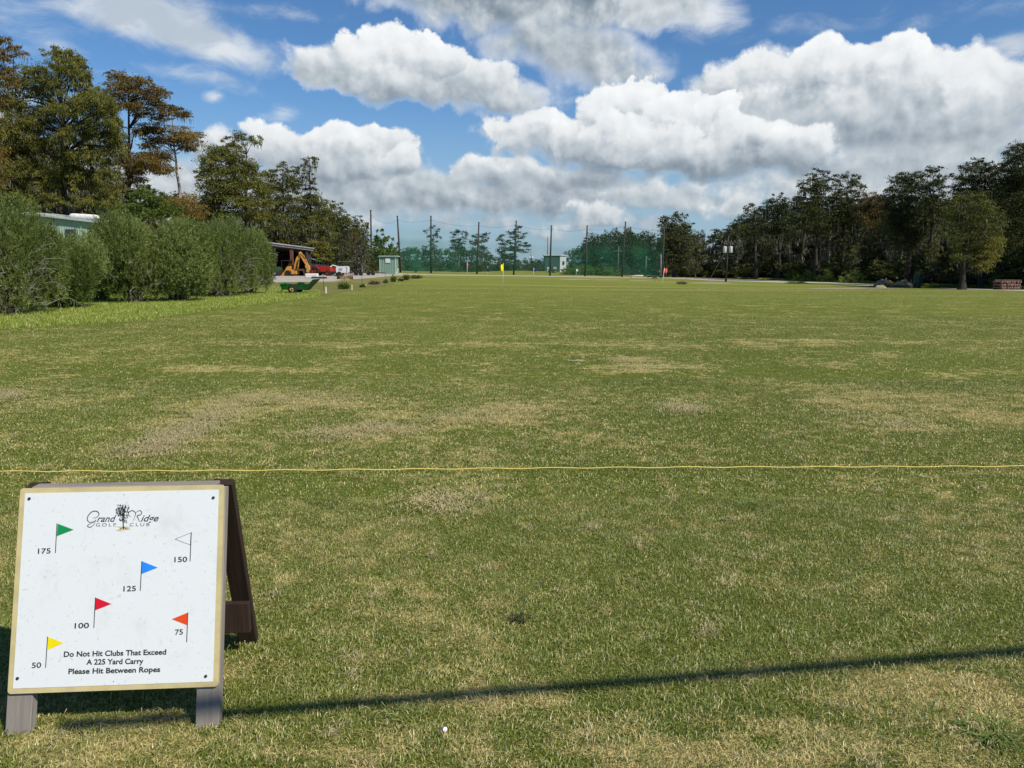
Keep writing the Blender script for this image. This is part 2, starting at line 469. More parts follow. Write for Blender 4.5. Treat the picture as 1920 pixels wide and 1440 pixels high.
def patch_group():
    g = bpy.data.node_groups.new('worn_turf', 'ShaderNodeTree')
    g.interface.new_socket('P', in_out='INPUT', socket_type='NodeSocketVector')
    g.interface.new_socket('Dry', in_out='OUTPUT', socket_type='NodeSocketFloat')
    g.interface.new_socket('Shade', in_out='OUTPUT', socket_type='NodeSocketFloat')
    t = NT(g); gi = t.add('NodeGroupInput'); go = t.add('NodeGroupOutput'); P_ = gi.outputs[0]
    wn_ = t.add('ShaderNodeTexNoise', noise_dimensions='2D'); t.link(P_, wn_.inputs['Vector'])
    wn_.inputs['Scale'].default_value = 1.1; wn_.inputs['Detail'].default_value = 3
    w_ = t.vmath('MULTIPLY', t.vmath('SUBTRACT', wn_.outputs['Color'], (.5, .5, .5)), (1.3, 1.3, 0))
    Pw_ = t.vmath('ADD', P_, w_)
    acc = None
    for (px, py, rx, ry, s) in PATCH:
        c = G(px, py); y0 = G(px, py - ry).y; y1 = G(px, py + ry).y; sx_ = abs(G(px + rx, py).x - c.x)
        pin = Pw_ if c.y > 4 else P_
        if acc is not None:
            q = t.add('ShaderNodeVectorMath', operation='MULTIPLY_ADD')
            t.link(acc, q.inputs[0]); q.inputs[1].default_value = (1e-9, 1e-9, 0); t.link(pin, q.inputs[2]); pin = q.outputs[0]
        m_ = t.mapping(pin, loc=(c.x, (y0 + y1) / 2, 0), scale=(sx_, (y0 - y1) / 2, 1e6), typ='TEXTURE')
        L = t.vmath('LENGTH', m_, out=1)
        v = t.smooth(L, 0.25, 1.5, s, 0.0)
        acc = v if acc is None else t.math('MAXIMUM', acc, v)
    n1 = t.noise(P_, 0.8, 4, 0.6, '2D'); n2 = t.noise(P_, 5.5, 4, 0.65, '2D'); n3 = t.noise(P_, 0.13, 3, 0.5, '2D')
    nn = t.math('MULTIPLY_ADD', n1, 1.0, t.math('MULTIPLY', n2, 1.25))
    n4 = t.noise(t.mapping(P_, scale=(.55, 2.6, 1), rot=(0, 0, .12)), 1.7, 5, .7, '2D')
    acc = t.math('MULTIPLY', acc, t.smooth(n4, .38, .62, .25, 1.35))
    dry = t.math('ADD', t.math('MULTIPLY', acc, 0.75), t.math('MULTIPLY_ADD', nn, 1.35, -1.50))
    t.link(dry, go.inputs[0])
    t.link(n3, go.inputs[1])
    return g
WORN = patch_group()

def turf_mat(name, base=((.100, .132, .020), (.190, .215, .040)), straw=(.46, .38, .15), blades=False, dryadd=0.0, fine=True):
    m = bpy.data.materials.new(name); m.use_nodes = True
    t = NT(m.node_tree); bs = t.n['Principled BSDF']
    geo = t.add('ShaderNodeNewGeometry')
    P_ = geo.outputs['Position']
    g = t.add('ShaderNodeGroup'); g.node_tree = WORN; t.link(P_, g.inputs[0])
    dry = g.outputs[0]; n3 = g.outputs[1]
    sp = t.add('ShaderNodeSeparateXYZ'); t.link(P_, sp.inputs[0])
    # mowing and wheel streaks that run across the range
    st = t.noise(t.mapping(P_, scale=(0.05, 0.55, 1), rot=(0, 0, .03)), 1.0, 5, 0.65)
    st2 = t.noise(t.mapping(P_, scale=(0.02, 0.13, 1)), 1.0, 3, 0.5)
    far = t.smooth(sp.outputs[1], 14, 70)
    if blades:
        at = t.add('ShaderNodeAttribute', attribute_name='tint')
        r = at.outputs['Fac']
        v = t.math('ADD', t.math('MULTIPLY', r, 0.55), t.math('MULTIPLY', n3, 0.7), clamp=True)
        green = t.mix(v, tuple(base[0]) + (1,), tuple(base[1]) + (1,))
        k = t.math('ADD', dry, t.math('MULTIPLY_ADD', r, 1.45, -0.98))
        k = t.smooth(t.math('ADD', k, dryadd), -0.15, 0.25)
        col = t.mix(k, green, tuple(straw) + (1,))
        at2 = t.add('ShaderNodeAttribute', attribute_name='tint2')
        vv = t.math('MULTIPLY_ADD', at2.outputs['Fac'], 0.4, 0.8)
        cbn = t.add('ShaderNodeCombineXYZ')
        for i in range(3): t.link(vv, cbn.inputs[i])
        col = t.mix(1.0, col, cbn.outputs[0], 'MULTIPLY')
        t.n.remove(bs)
        d = t.add('ShaderNodeBsdfDiffuse'); t.link(col, d.inputs[0])
        tr = t.add('ShaderNodeBsdfTranslucent'); t.link(col, tr.inputs[0])
        gl = t.add('ShaderNodeBsdfGlossy'); gl.inputs['Roughness'].default_value = .45; gl.inputs[0].default_value = (.9, .95, 1, 1)
        mx = t.add('ShaderNodeMixShader'); mx.inputs[0].default_value = .3
        t.link(d.outputs[0], mx.inputs[1]); t.link(tr.outputs[0], mx.inputs[2])
        mx2 = t.add('ShaderNodeMixShader'); mx2.inputs[0].default_value = .035
        t.link(mx.outputs[0], mx2.inputs[1]); t.link(gl.outputs[0], mx2.inputs[2])
        t.link(mx2.outputs[0], t.n['Material Output'].inputs[0])
        return m
    f1 = t.noise(P_, 55, 3, 0.7); f2 = t.noise(P_, 9, 4, 0.7)
    v = t.math('ADD', t.math('MULTIPLY', n3, 0.55), t.math('MULTIPLY', t.math('MULTIPLY', st, 0.8), far))
    v = t.math('ADD', v, t.math('MULTIPLY_ADD', f2, 0.9, -0.35), clamp=True)
    green = t.mix(v, tuple(base[0]) + (1,), tuple(base[1]) + (1,))
    k = t.math('ADD', dry, t.math('MULTIPLY_ADD', f1, 0.9, -0.55))
    k = t.smooth(t.math('ADD', k, dryadd), 0.0, 0.4, 0, 0.9)
    k = t.math('MULTIPLY', k, t.smooth(sp.outputs[1], 20, 60, 1, 0.22))
    k2 = t.math('MULTIPLY', t.smooth(st2, 0.52, 0.68, 0, 0.38), far)
    k3 = t.math('MULTIPLY', t.smooth(st, 0.58, 0.72, 0, 0.30), far)
    k = t.math('MAXIMUM', k, t.math('MAXIMUM', k2, k3))
    col = t.mix(k, green, tuple(straw) + (1,))
    t.link(col, bs.inputs['Base Color'])
    bs.inputs['Roughness'].default_value = 0.95; bs.inputs['Specular IOR Level'].default_value = 0.05
    bn = t.add('ShaderNodeBump'); bn.inputs['Strength'].default_value = 0.9; bn.inputs['Distance'].default_value = 0.03
    t.link(t.math('ADD', f1, t.math('MULTIPLY', f2, 1.2)), bn.inputs['Height']); t.link(bn.outputs[0], bs.inputs['Normal'])
    return m

# ------------------------------------------------------------------ ground sheets
def grid_sheet(name, xs, ys, zf, material, dz=0.0, parent=None):
    X, Y = np.meshgrid(xs, ys); Z = zf(X, Y) + dz
    nx, ny = len(xs), len(ys)
    vs = np.stack([X, Y, Z], -1).reshape(-1, 3)
    fs = [(j * nx + i, j * nx + i + 1, (j + 1) * nx + i + 1, (j + 1) * nx + i) for j in range(ny - 1) for i in range(nx - 1)]
    me = bpy.data.meshes.new(name); me.from_pydata([tuple(v) for v in vs], [], fs)
    me.polygons.foreach_set('use_smooth', [True] * len(fs))
    me.materials.append(material)
    o = bpy.data.objects.new(name, me); COL.objects.link(o)
    return o

M_TURF = turf_mat('mown_turf')
xs = np.concatenate([[-2500, -900, -400], np.linspace(-200, -20, 61), np.linspace(-15, 15, 76), np.linspace(20, 200, 61), [400, 900, 2500]])
ys = np.concatenate([[-60, -20, -5], np.linspace(0, 20, 61), np.linspace(21, 60, 30), np.linspace(63, 260, 70), [320, 500, 1200, 3500]])
tag(grid_sheet('lawn', xs, ys, rise, M_TURF), 'mown driving range turf with dry straw patches', kind='structure')

def ragged(pts, step, amp, seed):
    """closed ground outline resampled with small random steps in and out"""
    rnd = random.Random(seed); out = []
    n = len(pts)
    for i in range(n):
        a, b = Vector(pts[i]), Vector(pts[(i + 1) % n])
        L = (b - a).length; k = max(1, int(L / step)); nrm = Vector((-(b - a).y, (b - a).x)).normalized()
        for j in range(k):
            p = a + (b - a) * (j / k)
            out.append(p + nrm * rnd.uniform(-amp, amp))
    return out

def ground_sheet(name, pts, z, material, step=1.0, amp=0.1, seed=1, label=None):
    out = ragged(pts, step, amp, seed)
    from mathutils.geometry import delaunay_2d_cdt
    x0, x1 = min(p.x for p in out), max(p.x for p in out); y0, y1 = min(p.y for p in out), max(p.y for p in out)
    g_ = max(1.2, (x1 - x0) / 60, (y1 - y0) / 60)
    inner = [Vector((x0 + i * g_, y0 + j * g_)) for i in range(1, int((x1 - x0) / g_) + 1) for j in range(1, int((y1 - y0) / g_) + 1)]
    n = len(out)
    r = delaunay_2d_cdt([Vector((p.x, p.y)) for p in out] + inner, [(i, (i + 1) % n) for i in range(n)], [list(range(n))], 1, 1e-4)
    me = bpy.data.meshes.new(name)
    me.from_pydata([(p.x, p.y, float(rise(p.x, p.y)) + z) for p in r[0]], [], r[2])
    me.polygons.foreach_set('use_smooth', [True] * len(r[2]))
    if len(me.polygons) and me.polygons[0].normal.z < 0: me.flip_normals()
    me.materials.append(material)
    o = bpy.data.objects.new(name, me); COL.objects.link(o)
    return tag(o, label, kind='structure')

def gp(px, py):
    g = G(px, py); return (g.x, g.y)

M_ROUGH = turf_mat('rough_turf', base=((.12, .17, .018), (.21, .27, .03)), straw=(.30, .28, .10), dryadd=-0.25)
# uncut bright strip in front of the shrubs: its edge against the mown turf
EDGE = [gp(x, y) for x, y in ((-420, 640), (-200, 630), (0, 619), (180, 608), (290, 598), (400, 582), (500, 569), (545, 564), (575, 560), (600, 556))]
BACK = [gp(x, y) for x, y in ((600, 545), (520, 538), (420, 536), (250, 540), (0, 556), (-420, 575))]
ground_sheet('rough_grass_strip', EDGE + BACK, 0.006, M_ROUGH, 0.8, 0.10, 3, 'bright uncut grass strip in front of the shrubs')
M_DRYGRASS = turf_mat('dry_rough', base=((.10, .12, .03), (.17, .17, .05)), straw=(.40, .33, .17), dryadd=0.15)
ground_sheet('weedy_verge', [gp(x, y) for x, y in ((600, 556), (640, 549), (690, 541), (720, 535), (760, 526), (800, 519), (770, 517), (700, 523), (620, 529), (490, 531), (490, 540), (575, 546))],
             0.010, M_DRYGRASS, 1.5, 0.3, 5, 'dry weedy verge between the gravel yard and the mown turf')
M_GRAVEL = mat('gravel', (.42, .38, .32), 0.95, 0, .22, 1.5, 0.5, 12)
M_PATH = mat('pale_track', (.46, .41, .30), 0.95, 0, .25, .8, 0.4, 8)
ground_sheet('gravel_yard', [gp(x, y) for x, y in ((330, 531), (500, 530), (620, 528), (690, 522), (745, 517), (806, 514.6), (745, 512), (640, 512), (560, 512.5), (330, 513))],
             0.016, M_GRAVEL, 3, 0.3, 6, 'pale gravel yard in front of the open barn')
ground_sheet('gravel_track', [gp(x, y) for x, y in ((730, 514.4), (800, 516.5), (900, 517.4), (1000, 518.6), (1100, 520.2), (1240, 521.3), (1330, 526), (1430, 529), (1560, 533.5), (1690, 538), (1700, 535),
             (1560, 529.5), (1430, 525.5), (1330, 521.5), (1240, 519.4), (1100, 518.4), (1000, 517.0), (900, 515.8), (800, 514.6), (740, 512.6))],
             0.022, M_PATH, 4, 0.25, 7, 'thin pale track across the far end of the range')
ground_sheet('gravel_track', [gp(x, y) for x, y in ((1760, 541), (1830, 543), (1920, 546.5), (2100, 552), (2100, 549), (1920, 543.5), (1830, 541), (1765, 539.6))],
             0.022, M_PATH, 3, 0.15, 8, 'short stretch of pale track beside the log stack')
M_SAND = mat('bare_sand', (.33, .30, .17), .95, 0, .3, 1.2, .3, 10)
for i, (px, py, rx, ry) in enumerate(((1080, 524, 34, .9), (1140, 525, 30, .8), (1200, 526, 24, .7), (1335, 531, 40, 1.2), (1600, 541, 90, 1.1), (1083, 677, 12, 1.4))):
    ground_sheet('bare_ground', [gp(px + rx * math.cos(a_) , py + ry * math.sin(a_)) for a_ in [k * math.pi / 8 for k in range(16)]], 0.012, M_SAND, .6, .12, 30 + i,
                 'bare sandy scrape in the turf')
M_FARGRASS = turf_mat('far_field', base=((.09, .12, .025), (.15, .17, .05)), straw=(.35, .30, .14), dryadd=-.2)

# ------------------------------------------------------------------ blades of grass
def blades(name, n, y0, y1, hmin, hmax, w, material, seed, label, lean=0.9, xk=0.76, region=None, ypow=1.0, bend=True):
    rs = np.random.RandomState(seed)
    y = y0 + (y1 - y0) * rs.rand(n) ** ypow
    if region is None:
        x = (rs.rand(n) * 2 - 1) * (xk * y + 0.5)
    else:
        x, y = region(rs, n)
    n = len(x)
    z = rise(x, y)
    # tufts: blades lean with their neighbours
    ph = 2 * np.pi * rs.rand(n)
    tuft = np.sin(x * 9.1 + 3 * np.sin(y * 7.3)) + np.cos(y * 11.7 + 2 * np.sin(x * 5.1))
    ph = np.where(rs.rand(n) < .22, tuft * 1.7 + rs.randn(n) * .5, ph)
    H = hmin + (hmax - hmin) * rs.rand(n) ** 1.7
    H = H * (0.9 + 0.06 * tuft)
    ln = lean * (0.35 + rs.rand(n) * 1.1)
    dx, dy = np.cos(ph), np.sin(ph)
    wx, wy = -dy, dx
    yaw = rs.rand(n) * .9
    wx, wy = wx * np.cos(yaw) - wy * np.sin(yaw), wx * np.sin(yaw) + wy * np.cos(yaw)
    ww = w * (0.6 + 0.8 * rs.rand(n)) / 2
    b = np.stack([x, y, z - 0.002], 1)
    d = np.stack([dx, dy, np.zeros(n)], 1); wv_ = np.stack([wx, wy, np.zeros(n)], 1) * ww[:, None]
    up = np.array([0, 0, 1.0])
    mid = b + (d * (ln * .35)[:, None] + up) * (H * .55)[:, None]
    tip = b + d * (ln * H)[:, None] + up * (H * (1 - .25 * ln).clip(.25, 1))[:, None]
    V = np.stack([b, mid + wv_, tip, mid - wv_], 1)
    t1 = rs.rand(n); t2 = rs.rand(n)
    o = np_mesh(name, V, 4, material, attrs={'tint': t1, 'tint2': t2})
    return tag(o, label, kind='stuff')

M_BLADE = turf_mat('grass_blade', base=((.140, .185, .032), (.285, .320, .064)), straw=(.60, .51, .21), blades=True, dryadd=-.06)
blades('grass', 620000, 1.9, 5.2, .008, .030, .0030, M_BLADE, 1, 'short mown grass in the near foreground', ypow=.8)
blades('grass', 520000, 5.2, 11.0, .010, .032, .0062, M_BLADE, 2, 'short mown grass around and beyond the yellow rope', ypow=.8)
blades('grass', 420000, 11.0, 26.0, .011, .032, .011, M_BLADE, 3, 'short mown grass in the middle of the range', ypow=.75)
blades('grass', 260000, 26.0, 70.0, .010, .026, .022, M_BLADE, 4, 'short mown grass farther down the range', ypow=.7)
# long straw lying on the turf and dry tangles
def straw(rs, n):
    y = 2 + 12 * rs.rand(n) ** 1.3
    return (rs.rand(n) * 2 - 1) * (.78 * y + .5), y
M_STRAW = leaf_mat('dry_straw', [(.34, .27, .13), (.50, .42, .22), (.62, .55, .34)], .15, .8)
def litter(name, centers, per, length, w, spread, seed, label):
    rs = np.random.RandomState(seed)
    c = np.repeat(centers, per, 0); n = len(c)
    p = c[:, :2] + rs.randn(n, 2) * spread
    a = rs.rand(n) * 2 * np.pi; L = length * (.4 + rs.rand(n))
    d = np.stack([np.cos(a), np.sin(a)], 1); wv_ = np.stack([-np.sin(a), np.cos(a)], 1) * w
    z = rise(p[:, 0], p[:, 1]) + .018 + rs.rand(n) * .02
    cur = (rs.rand(n) - .5)[:, None] * wv_ / w * L[:, None] * .5
    b0 = p - d * L[:, None] / 2; b1 = p + cur; b2 = p + d * L[:, None] / 2
    def z3(q, zz): return np.concatenate([q, zz[:, None]], 1)
    V = np.stack([z3(b0, z - .006), z3(b1 - wv_, z + .012), z3(b2, z - .004), z3(b1 + wv_, z + .012)], 1)
    return tag(np_mesh(name, V, 4, M_STRAW, attrs={'tint': rs.rand(n)}), label, kind='stuff')
rs_ = np.random.RandomState(9)
yy = 2.1 + 16 * rs_.rand(1500) ** 1.5
cs = np.stack([(rs_.rand(1500) * 2 - 1) * (.75 * yy + .3), yy], 1)
litter('dry_grass_clippings', cs, 3, .045, .0016, .03, 10, 'pale dry runners and clippings lying on the turf')
pc = []
for (px, py, rx, ry, s) in PATCH:
    if s > .65 and py > 640 and py < 1000:
        k = int(26 * s)
        for _ in range(k):
            r_ = math.sqrt(rs_.rand()); a_ = rs_.rand() * 6.28
            pc.append(gp(px + rx * r_ * math.cos(a_), py + ry * r_ * math.sin(a_)))
litter('dry_grass_clippings', np.array(pc), 30, .07, .003, .16, 11, 'matted straw on the worn patches of turf')
# ------------------------------------------------------------------ the sandwich board
L0, R0 = G(29, 1381), G(386, 1367)
L0.z = R0.z = 0
U = (R0 - L0).normalized()
BK = Vector((-U.y, U.x, 0))
SO = (L0 + R0) / 2
TH = math.radians(16)
Vup = Vector((0, 0, math.cos(TH))) + BK * math.sin(TH)
Nn = U.cross(Vup).normalized()                       # faces the viewer
WOOD_G = wood_mat('weathered_grey_wood', (.17, .148, .13), (.29, .26, .23))
WOOD_B = wood_mat('shaded_brown_wood', (.022, .013, .009), (.046, .030, .022))  # brown wood, darkened further to paint in the shade behind the board
sign = empty('sandwich_board', 'white sandwich board with coloured flags and yardages on wooden legs, left foreground', 'sign', SO, math.atan2(U.y, U.x))
MS = sign.matrix_world if False else (Matrix.Translation(SO) @ Matrix.Rotation(math.atan2(U.y, U.x), 4, 'Z'))
MSI = MS.inverted()
# everything below is in the sign's own axes: x along the board, y to the back, z up
v_ = Vector((0, math.sin(TH), math.cos(TH)))
n_ = Vector((0, -math.cos(TH), math.sin(TH)))
u_ = Vector((1, 0, 0))
R_face = Matrix((u_, v_, n_)).transposed()           # columns: across, up the board, outwards

def on_board(px, py):
    """a pixel of the photograph -> (across, up) on the board's face"""
    d = MSI.to_3x3() @ ray(px, py); o = MSI @ Vector((0, 0, EYE))
    k = -o.dot(n_) / d.dot(n_)
    p = o + d * k
    return p.x, p.dot(v_)
def zp(x, y): return on_board(x * .3749, 860 + y * .375)
def zl(x, y): return on_board(140 + x * .10417, 920 + y * .10417)

xa, ya = on_board(12, 1301); xb, yb = on_board(407, 1288); xc, yc = on_board(422, 912); xd, yd = on_board(40, 912)
bx0, bx1, by0, by1 = (xa + xd) / 2, (xb + xc) / 2, (ya + yb) / 2, (yc + yd) / 2
def face_pt(a, b, off): return u_ * a + v_ * b + n_ * off

def rounded(x0, x1, y0, y1, r, k=5):
    out = []
    for cx, cy, a0 in ((x1 - r, y0 + r, -90), (x1 - r, y1 - r, 0), (x0 + r, y1 - r, 90), (x0 + r, y0 + r, 180)):
        for i in range(k + 1):
            a = math.radians(a0 + 90 * i / k); out.append((cx + r * math.cos(a), cy + r * math.sin(a)))
    return out
def plate(name, pts, o0, o1, m, parent):
    mb = MB(); n = len(pts)
    vs = [face_pt(a, b, o0) for a, b in pts] + [face_pt(a, b, o1) for a, b in pts]
    fs = [(i, (i + 1) % n, n + (i + 1) % n, n + i) for i in range(n)] + [tuple(range(n))[::-1], tuple(range(n, 2 * n))]
    return mb.raw(vs, fs).build(name, m, parent)
M_TAN = mat('tan_border', (.56, .47, .24), .5, 0, .15, 14, .05)
M_WHITE = bpy.data.materials.new('printed_white'); M_WHITE.use_nodes = True
_t = NT(M_WHITE.node_tree); _b = _t.n['Principled BSDF']
_tc = _t.add('ShaderNodeTexCoord')
_sm = _t.smooth(_t.noise(_tc.outputs['Object'], 9, 6, .7), .50, .80, 0, .34)
_sp = _t.smooth(_t.noise(_tc.outputs['Object'], 75, 3, .6), .60, .72, 0, .6)
_sk = _t.smooth(_t.noise(_t.mapping(_tc.outputs['Object'], scale=(1, 1, .12)), 45, 4, .6), .62, .75, 0, .25)
_c = _t.mix(_t.math('MAXIMUM', _t.math('MAXIMUM', _sm, _sp), _sk), (.70, .725, .735, 1), (.46, .49, .48, 1))
_t.link(_c, _b.inputs['Base Color']); _b.inputs['Roughness'].default_value = .35
_b.inputs['Specular IOR Level'].default_value = .4
panel = plate('sign_panel', rounded(bx0, bx1, by0, by1, .012), -.010, 0.0, M_TAN, sign)
bw = .0185
plate('printed_face', rounded(bx0 + bw, bx1 - bw, by0 + bw, by1 - bw, .002, 2), .0002, .0012, M_WHITE, sign)
face = [o for o in sign.children if o.name.startswith('printed_face')][0]
INK = mat('black_ink', (.025, .027, .03), .5, 0, .1, 20)

def stroke(mb, pts, w0, w1=None, off=.0022, profile=None):
    """flat pen stroke through points of the face"""
    P_ = []
    n = len(pts)
    for i in range(n - 1):
        p0 = pts[max(i - 1, 0)]; p1 = pts[i]; p2 = pts[i + 1]; p3 = pts[min(i + 2, n - 1)]
        for k in range(6):
            t = k / 6
            P_.append(tuple(0.5 * ((2 * p1[j]) + (-p0[j] + p2[j]) * t + (2 * p0[j] - 5 * p1[j] + 4 * p2[j] - p3[j]) * t * t + (-p0[j] + 3 * p1[j] - 3 * p2[j] + p3[j]) * t ** 3) for j in (0, 1)))
    P_.append(pts[-1])
    vs = []; m = len(P_)
    for i, p in enumerate(P_):
        a = P_[max(i - 1, 0)]; b = P_[min(i + 1, m - 1)]
        dx, dy = b[0] - a[0], b[1] - a[1]; L = math.hypot(dx, dy) or 1
        t = i / (m - 1); w = w0 + ((w1 if w1 is not None else w0) - w0) * t
        if profile: w = w0 * (0.3 + 0.7 * math.sin(math.pi * t) ** 1.0)
        nx, ny = -dy / L * w / 2, dx / L * w / 2
        vs += [face_pt(p[0] + nx, p[1] + ny, off), face_pt(p[0] - nx, p[1] - ny, off)]
    mb.raw(vs, [(2 * i + 1, 2 * i + 3, 2 * i + 2, 2 * i) for i in range(m - 1)])

def line2(mb, a, b, w, off=.0022):
    dx, dy = b[0] - a[0], b[1] - a[1]; L = math.hypot(dx, dy); nx, ny = -dy / L * w / 2, dx / L * w / 2
    mb.raw([face_pt(a[0] - nx, a[1] - ny, off), face_pt(a[0] + nx, a[1] + ny, off), face_pt(b[0] + nx, b[1] + ny, off), face_pt(b[0] - nx, b[1] - ny, off)], [(3, 2, 1, 0)])

def text(name, s, pa, pb, cap, m=INK, weight=.012, shear=0.0, parent=None, space=1.0):
    """writing from pa to pb (points on the baseline) with the given cap height"""
    c = bpy.data.curves.new(name, 'FONT'); c.body = s; c.offset = weight; c.shear = shear; c.space_character = space
    c.resolution_u = 4
    tmp = bpy.data.objects.new('tmp', c); COL.objects.link(tmp)
    bpy.context.view_layer.update()
    me = bpy.data.meshes.new_from_object(tmp.evaluated_get(bpy.context.evaluated_depsgraph_get()))
    bpy.data.objects.remove(tmp); bpy.data.curves.remove(c)
    co = np.zeros(len(me.vertices) * 3); me.vertices.foreach_get('co', co); co = co.reshape(-1, 3)
    x0, x1 = co[:, 0].min(), co[:, 0].max()
    dx, dy = pb[0] - pa[0], pb[1] - pa[1]; W_ = math.hypot(dx, dy)
    kx, ky = W_ / (x1 - x0), cap / 0.70
    ex, ey = dx / W_, dy / W_
    for i, v in enumerate(me.vertices):
        a = (co[i, 0] - x0) * kx; b = co[i, 1] * ky
        v.co = face_pt(pa[0] + a * ex - b * ey, pa[1] + a * ey + b * ex, .0022)
    me.name = name; me.materials.clear(); me.materials.append(m)
    o = bpy.data.objects.new(name, me); COL.objects.link(o); o.parent = parent or face
    return o
capn = (zp(190, 447)[1] - zp(190, 473)[1])
for s_, x0_, x1_, yb_ in (('175', 191, 254, 473), ('150', 873, 937, 515), ('125', 618, 681, 661), ('100', 374, 446, 846), ('75', 876, 916, 878), ('50', 160, 207, 1044)):
    text('yardage_number', s_, zp(x0_, yb_ + 2), zp(x1_, yb_), capn, weight=.014)
for s_, x0_, x1_, y0_, y1_ in (('Do Not Hit Clubs That Exceed', 320, 832, 990, 978), ('A 225 Yard Carry', 433, 718, 1029, 1024), ('Please Hit Between Ropes', 343, 802, 1076, 1065)):
    text('instruction_text', s_, zp(x0_, y0_), zp(x1_, y1_), capn * .98, weight=.025)
FL = [('green', (.006, .26, .07), (287, 323), (279, 471), [(290, 325), (370, 355), (286, 387)]),
      ('blue', (.02, .24, .83), (711, 512), (703, 660), [(712, 513), (790, 544), (709, 576)]),
      ('red', (.62, .008, .03), (479, 693), (471, 845), [(481, 695), (559, 726), (477, 758)]),
      ('orange', (.75, .07, .008), (941, 768), (935, 917), [(940, 769), (860, 802), (937, 832)]),
      ('yellow', (.84, .68, .0), (240, 889), (230, 1044), [(242, 891), (320, 921), (238, 955)]),
      ('white', None, (958, 367), (952, 513), [(956, 370), (877, 402), (953, 431)])]
for nm, col, pt, pb_, tri in FL:
    mb = MB(); line2(mb, zp(*pt), zp(*pb_), .0026, .0026)
    if col is None:
        for i in range(3): line2(mb, zp(*tri[i]), zp(*tri[(i + 1) % 3]), .0009, .0024)
    po = mb.build('printed_flag', INK, face); po['label'] = nm + ' printed pennant on the board'
    if col:
        m3 = MB(); m3.raw([face_pt(*zp(*p), .0020) for p in tri], [(0, 1, 2) if nm == 'orange' else (2, 1, 0)])
        m3.build('pennant', mat('ink_' + nm, col, .5, 0, .08, 20), po)
mb = MB()
for sx_, sy_ in ((148, 200), (1068, 195), (89, 1098), (1030, 1087)):
    a, b = zp(sx_, sy_)
    ring = [(a + .0052 * math.cos(k * math.pi / 6), b + .0052 * math.sin(k * math.pi / 6)) for k in range(12)]
    plate('screw', ring, .001, .0042, mat('rusty_screw', (.07, .055, .05), .5, .6, .4, 60), sign)
for sx_, sy_ in ((621, 180), (568, 1114)):
    a, b = zp(sx_, sy_)
    plate('nail_head', [(a + .0018 * math.cos(k), b + .0018 * math.sin(k)) for k in range(6)], .001, .002, INK, sign)
# the emblem: script lettering, small capitals and a moss-hung cypress on a tan swash
GR = mat('grey_ink', (.06, .065, .075), .5, 0, .1, 20)
lg = MB()
emb = bpy.data.objects.new('emblem', None); COL.objects.link(emb); emb.parent = face
stroke(lg, [zl(*p) for p in ((330, 490), (385, 485), (432, 450), (440, 405), (395, 368), (320, 378), (255, 440), (232, 510), (262, 562), (330, 560), (392, 520))], .0034, profile=1)
stroke(lg, [zl(*p) for p in ((392, 515), (355, 600), (300, 652), (250, 650), (240, 622), (290, 592), (400, 545))], .0028, profile=1)
lg.build('script_capital', GR, emb); lg = MB()
stroke(lg, [zl(*p) for p in ((1020, 465), (983, 448), (970, 405), (1000, 370), (1055, 360), (1098, 400), (1086, 470), (1050, 548))], .0030, profile=1)
stroke(lg, [zl(*p) for p in ((1090, 420), (1130, 375), (1182, 358), (1210, 390), (1190, 432), (1128, 452), (1150, 500), (1168, 545), (1200, 548))], .0030, profile=1)
lg.build('script_capital', GR, emb)
text('emblem_text', 'rand', zl(405, 560), zl(750, 557), .024, GR, .012, .35, emb)
text('emblem_text', 'idge', zl(1195, 552), zl(1515, 549), .024, GR, .012, .35, emb)
text('emblem_text', 'GOLF', zl(385, 642), zl(745, 640), .0115, GR, -.008, 0, emb, 1.4)
text('emblem_text', 'CLUB', zl(995, 637), zl(1350, 635), .0115, GR, -.008, 0, emb, 1.4)
sw = MB(); sw.raw([face_pt(*zl(*p), .0016) for p in ((700, 645), (1040, 645), (950, 665), (1015, 690), (960, 705), (850, 712), (830, 735), (735, 712), (820, 690), (800, 660))], [tuple(range(10))[::-1]])
sw.build('swash', M_TAN, emb)
tr_ = MB(); rr = random.Random(4)
stroke(tr_, [zl(*p) for p in ((885, 690), (880, 600), (882, 500), (888, 400), (880, 320), (890, 240))], .0042, .0006, .0024)
stroke(tr_, [zl(*p) for p in ((888, 330), (920, 280), (930, 230), (960, 195))], .0014, .0004, .0024)
stroke(tr_, [zl(*p) for p in ((820, 688), (885, 660), (950, 688))], .0016, .0016, .0024)
for cx, cy, wx, hy, kk in ((825, 275, 60, 34, 34), (950, 290, 44, 36, 16), (800, 360, 50, 40, 34), (860, 330, 60, 40, 34), (940, 360, 50, 30, 26), (840, 425, 55, 30, 40), (925, 450, 40, 50, 22), (850, 500, 50, 30, 16), (910, 525, 40, 40, 14), (870, 380, 60, 60, 26)):
    for _ in range(kk):
        x_, y_ = cx + rr.uniform(-1, 1) * wx, cy + rr.uniform(-1, 1) * hy
        h_ = rr.uniform(12, 40)
        tr_.raw([face_pt(*zl(x_ - rr.uniform(4, 9), y_), .0025), face_pt(*zl(x_ + rr.uniform(4, 9), y_ + rr.uniform(-5, 5)), .0025), face_pt(*zl(x_ + rr.uniform(-4, 4), y_ + h_), .0025)], [(2, 1, 0)])
tr_.build('tree_drawing', INK, emb)

